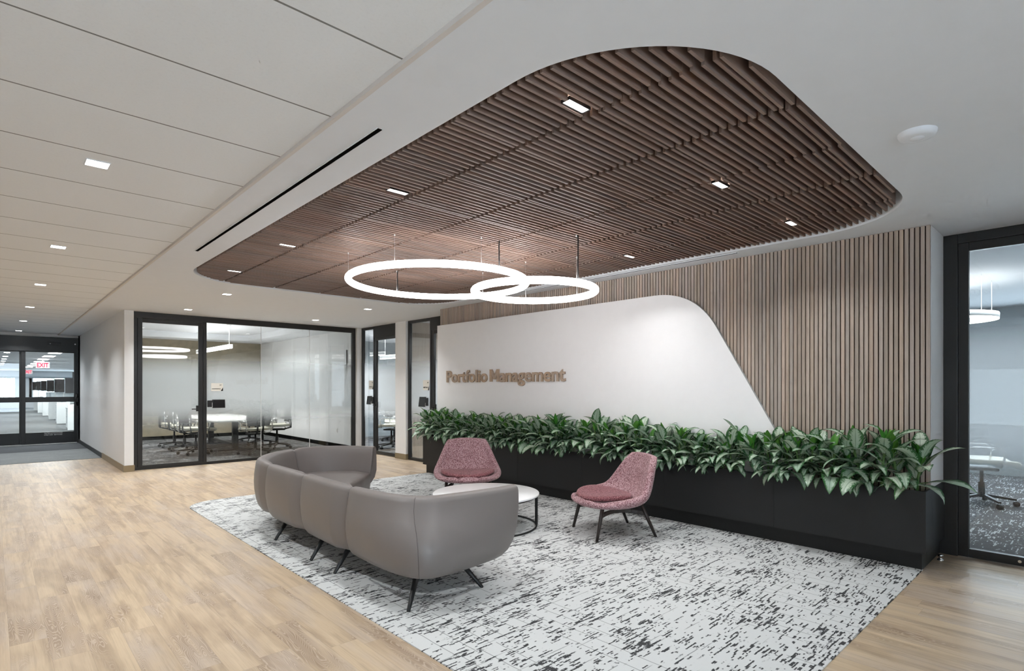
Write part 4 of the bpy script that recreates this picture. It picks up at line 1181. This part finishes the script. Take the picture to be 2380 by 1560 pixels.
for i, (x, y) in enumerate(((.9, 58.0), (4.6, 59.0), (-1.5, 60))):
    t = empty('tree', (x, y, -1.5), 0, 'pale tree outside the far windows, ' + ('beside the aisle' , 'behind the desks', 'past the aisle')[i], 'tree')
    MB().tube([(0, 0, 0), (.1, 0, 2.2)], [.14, .09], 8).build('trunk', M['bark'], t)
    mb = MB()
    for k in range(220):
        a, b_, r_ = rgx.uniform(0, 6.28), rgx.uniform(-1, 1), rgx.uniform(.5, 1.4)
        p = Vector((math.cos(a)*r_, math.sin(a)*r_*.8, 2.9+b_*1.3)); s_ = rgx.uniform(.08, .2)
        v = [mb.bm.verts.new(p+Vector((rgx.uniform(-s_, s_), rgx.uniform(-s_, s_), rgx.uniform(-s_, s_)))) for _ in range(3)]
        mb.bm.faces.new(v)
    mb.build('foliage', M['foliage_far'], t, fixn=False)

# window wall behind the camera: sill, head and mullions, daylight comes through
wbk = empty('window_6', (0, 0, 0), 0, 'tall window wall behind the camera', 'window', None, 'structure')
mb = MB().box((-2.2, -3.2, 0), (1.2, -3.1, .12)).box((-2.2, -3.2, 2.78), (1.2, -3.1, 2.97))
for k in range(4): mb.box((-2.2+k*1.11, -3.2, .12), (-2.13+k*1.11, -3.1, 2.78))
mb.build('frame', M['frame'], wbk)
struct('wall_behind', (1.2, -3.2, 0), (XW, -3.1, HC), M['white_wall'], 'white wall behind the camera', 'wall')

# ------------------------------------------------------------------ light
w = bpy.data.worlds.new('daylight'); sc.world = w; w.use_nodes = True
bg = w.node_tree.nodes['Background']
bg.inputs[0].default_value = (.72, .87, 1.0, 1); bg.inputs[1].default_value = 4.6
lamp('conference_fill', (4.0, 15.4, 2.99), 1.2, 95, (1, .98, .95), 150, 3.0)  # fill lamp added inside the coffer, not a fixture of the room
lamp('first_office_fill', (8.2, 12.4, 2.82), 2.0, 110, (.92, .96, 1), 170)  # added fill without a fixture, brightens the room behind the frosted door
lamp('second_office_fill', (8.2, 7.4, 2.82), 2.0, 90, (.95, .97, 1), 170)  # unseen fill lamp added to the office behind the accent wall
lamp('room_fill', (9.3, .6, 2.82), 2.2, 48, (.86, .94, 1), 170)  # bluish fill added under the ceiling, separate from the ring pendant
for y in (22, 28, 34, 40, 47): lamp('open_office_fill', (1.6, y, 2.58), 3.0, 150, (.93, .98, 1.0), 170, 4.0)  # large fill lamps added below the ceiling, beyond the modelled ceiling lights

# ------------------------------------------------------------------ camera
cam = bpy.data.cameras.new('camera'); co = bpy.data.objects.new('camera', cam); COL.objects.link(co)
co.location = (0, 0, 1.5); co.rotation_euler = (R(90), 0, -R(43.05))
cam.sensor_fit = 'HORIZONTAL'; cam.sensor_width = 36; cam.lens = 1293/2380*36
cam.shift_x = 0; cam.shift_y = (899-780)/2380
cam.clip_start = .05; cam.clip_end = 300
sc.camera = co
vs = sc.view_settings
sc.display_settings.display_device = 'sRGB'
vs.view_transform = 'Standard'; vs.look = 'None'; vs.gamma = 1; vs.use_curve_mapping = False; vs.exposure = 0.82
cy = sc.cycles
cy.max_bounces = 6; cy.diffuse_bounces = 4; cy.glossy_bounces = 2; cy.transmission_bounces = 3; cy.transparent_max_bounces = 10
cy.use_adaptive_sampling = True; cy.adaptive_threshold = .12; cy.adaptive_min_samples = 8
cy.caustics_reflective = False; cy.caustics_refractive = False
cy.sample_clamp_indirect = 6
cy.use_denoising = True
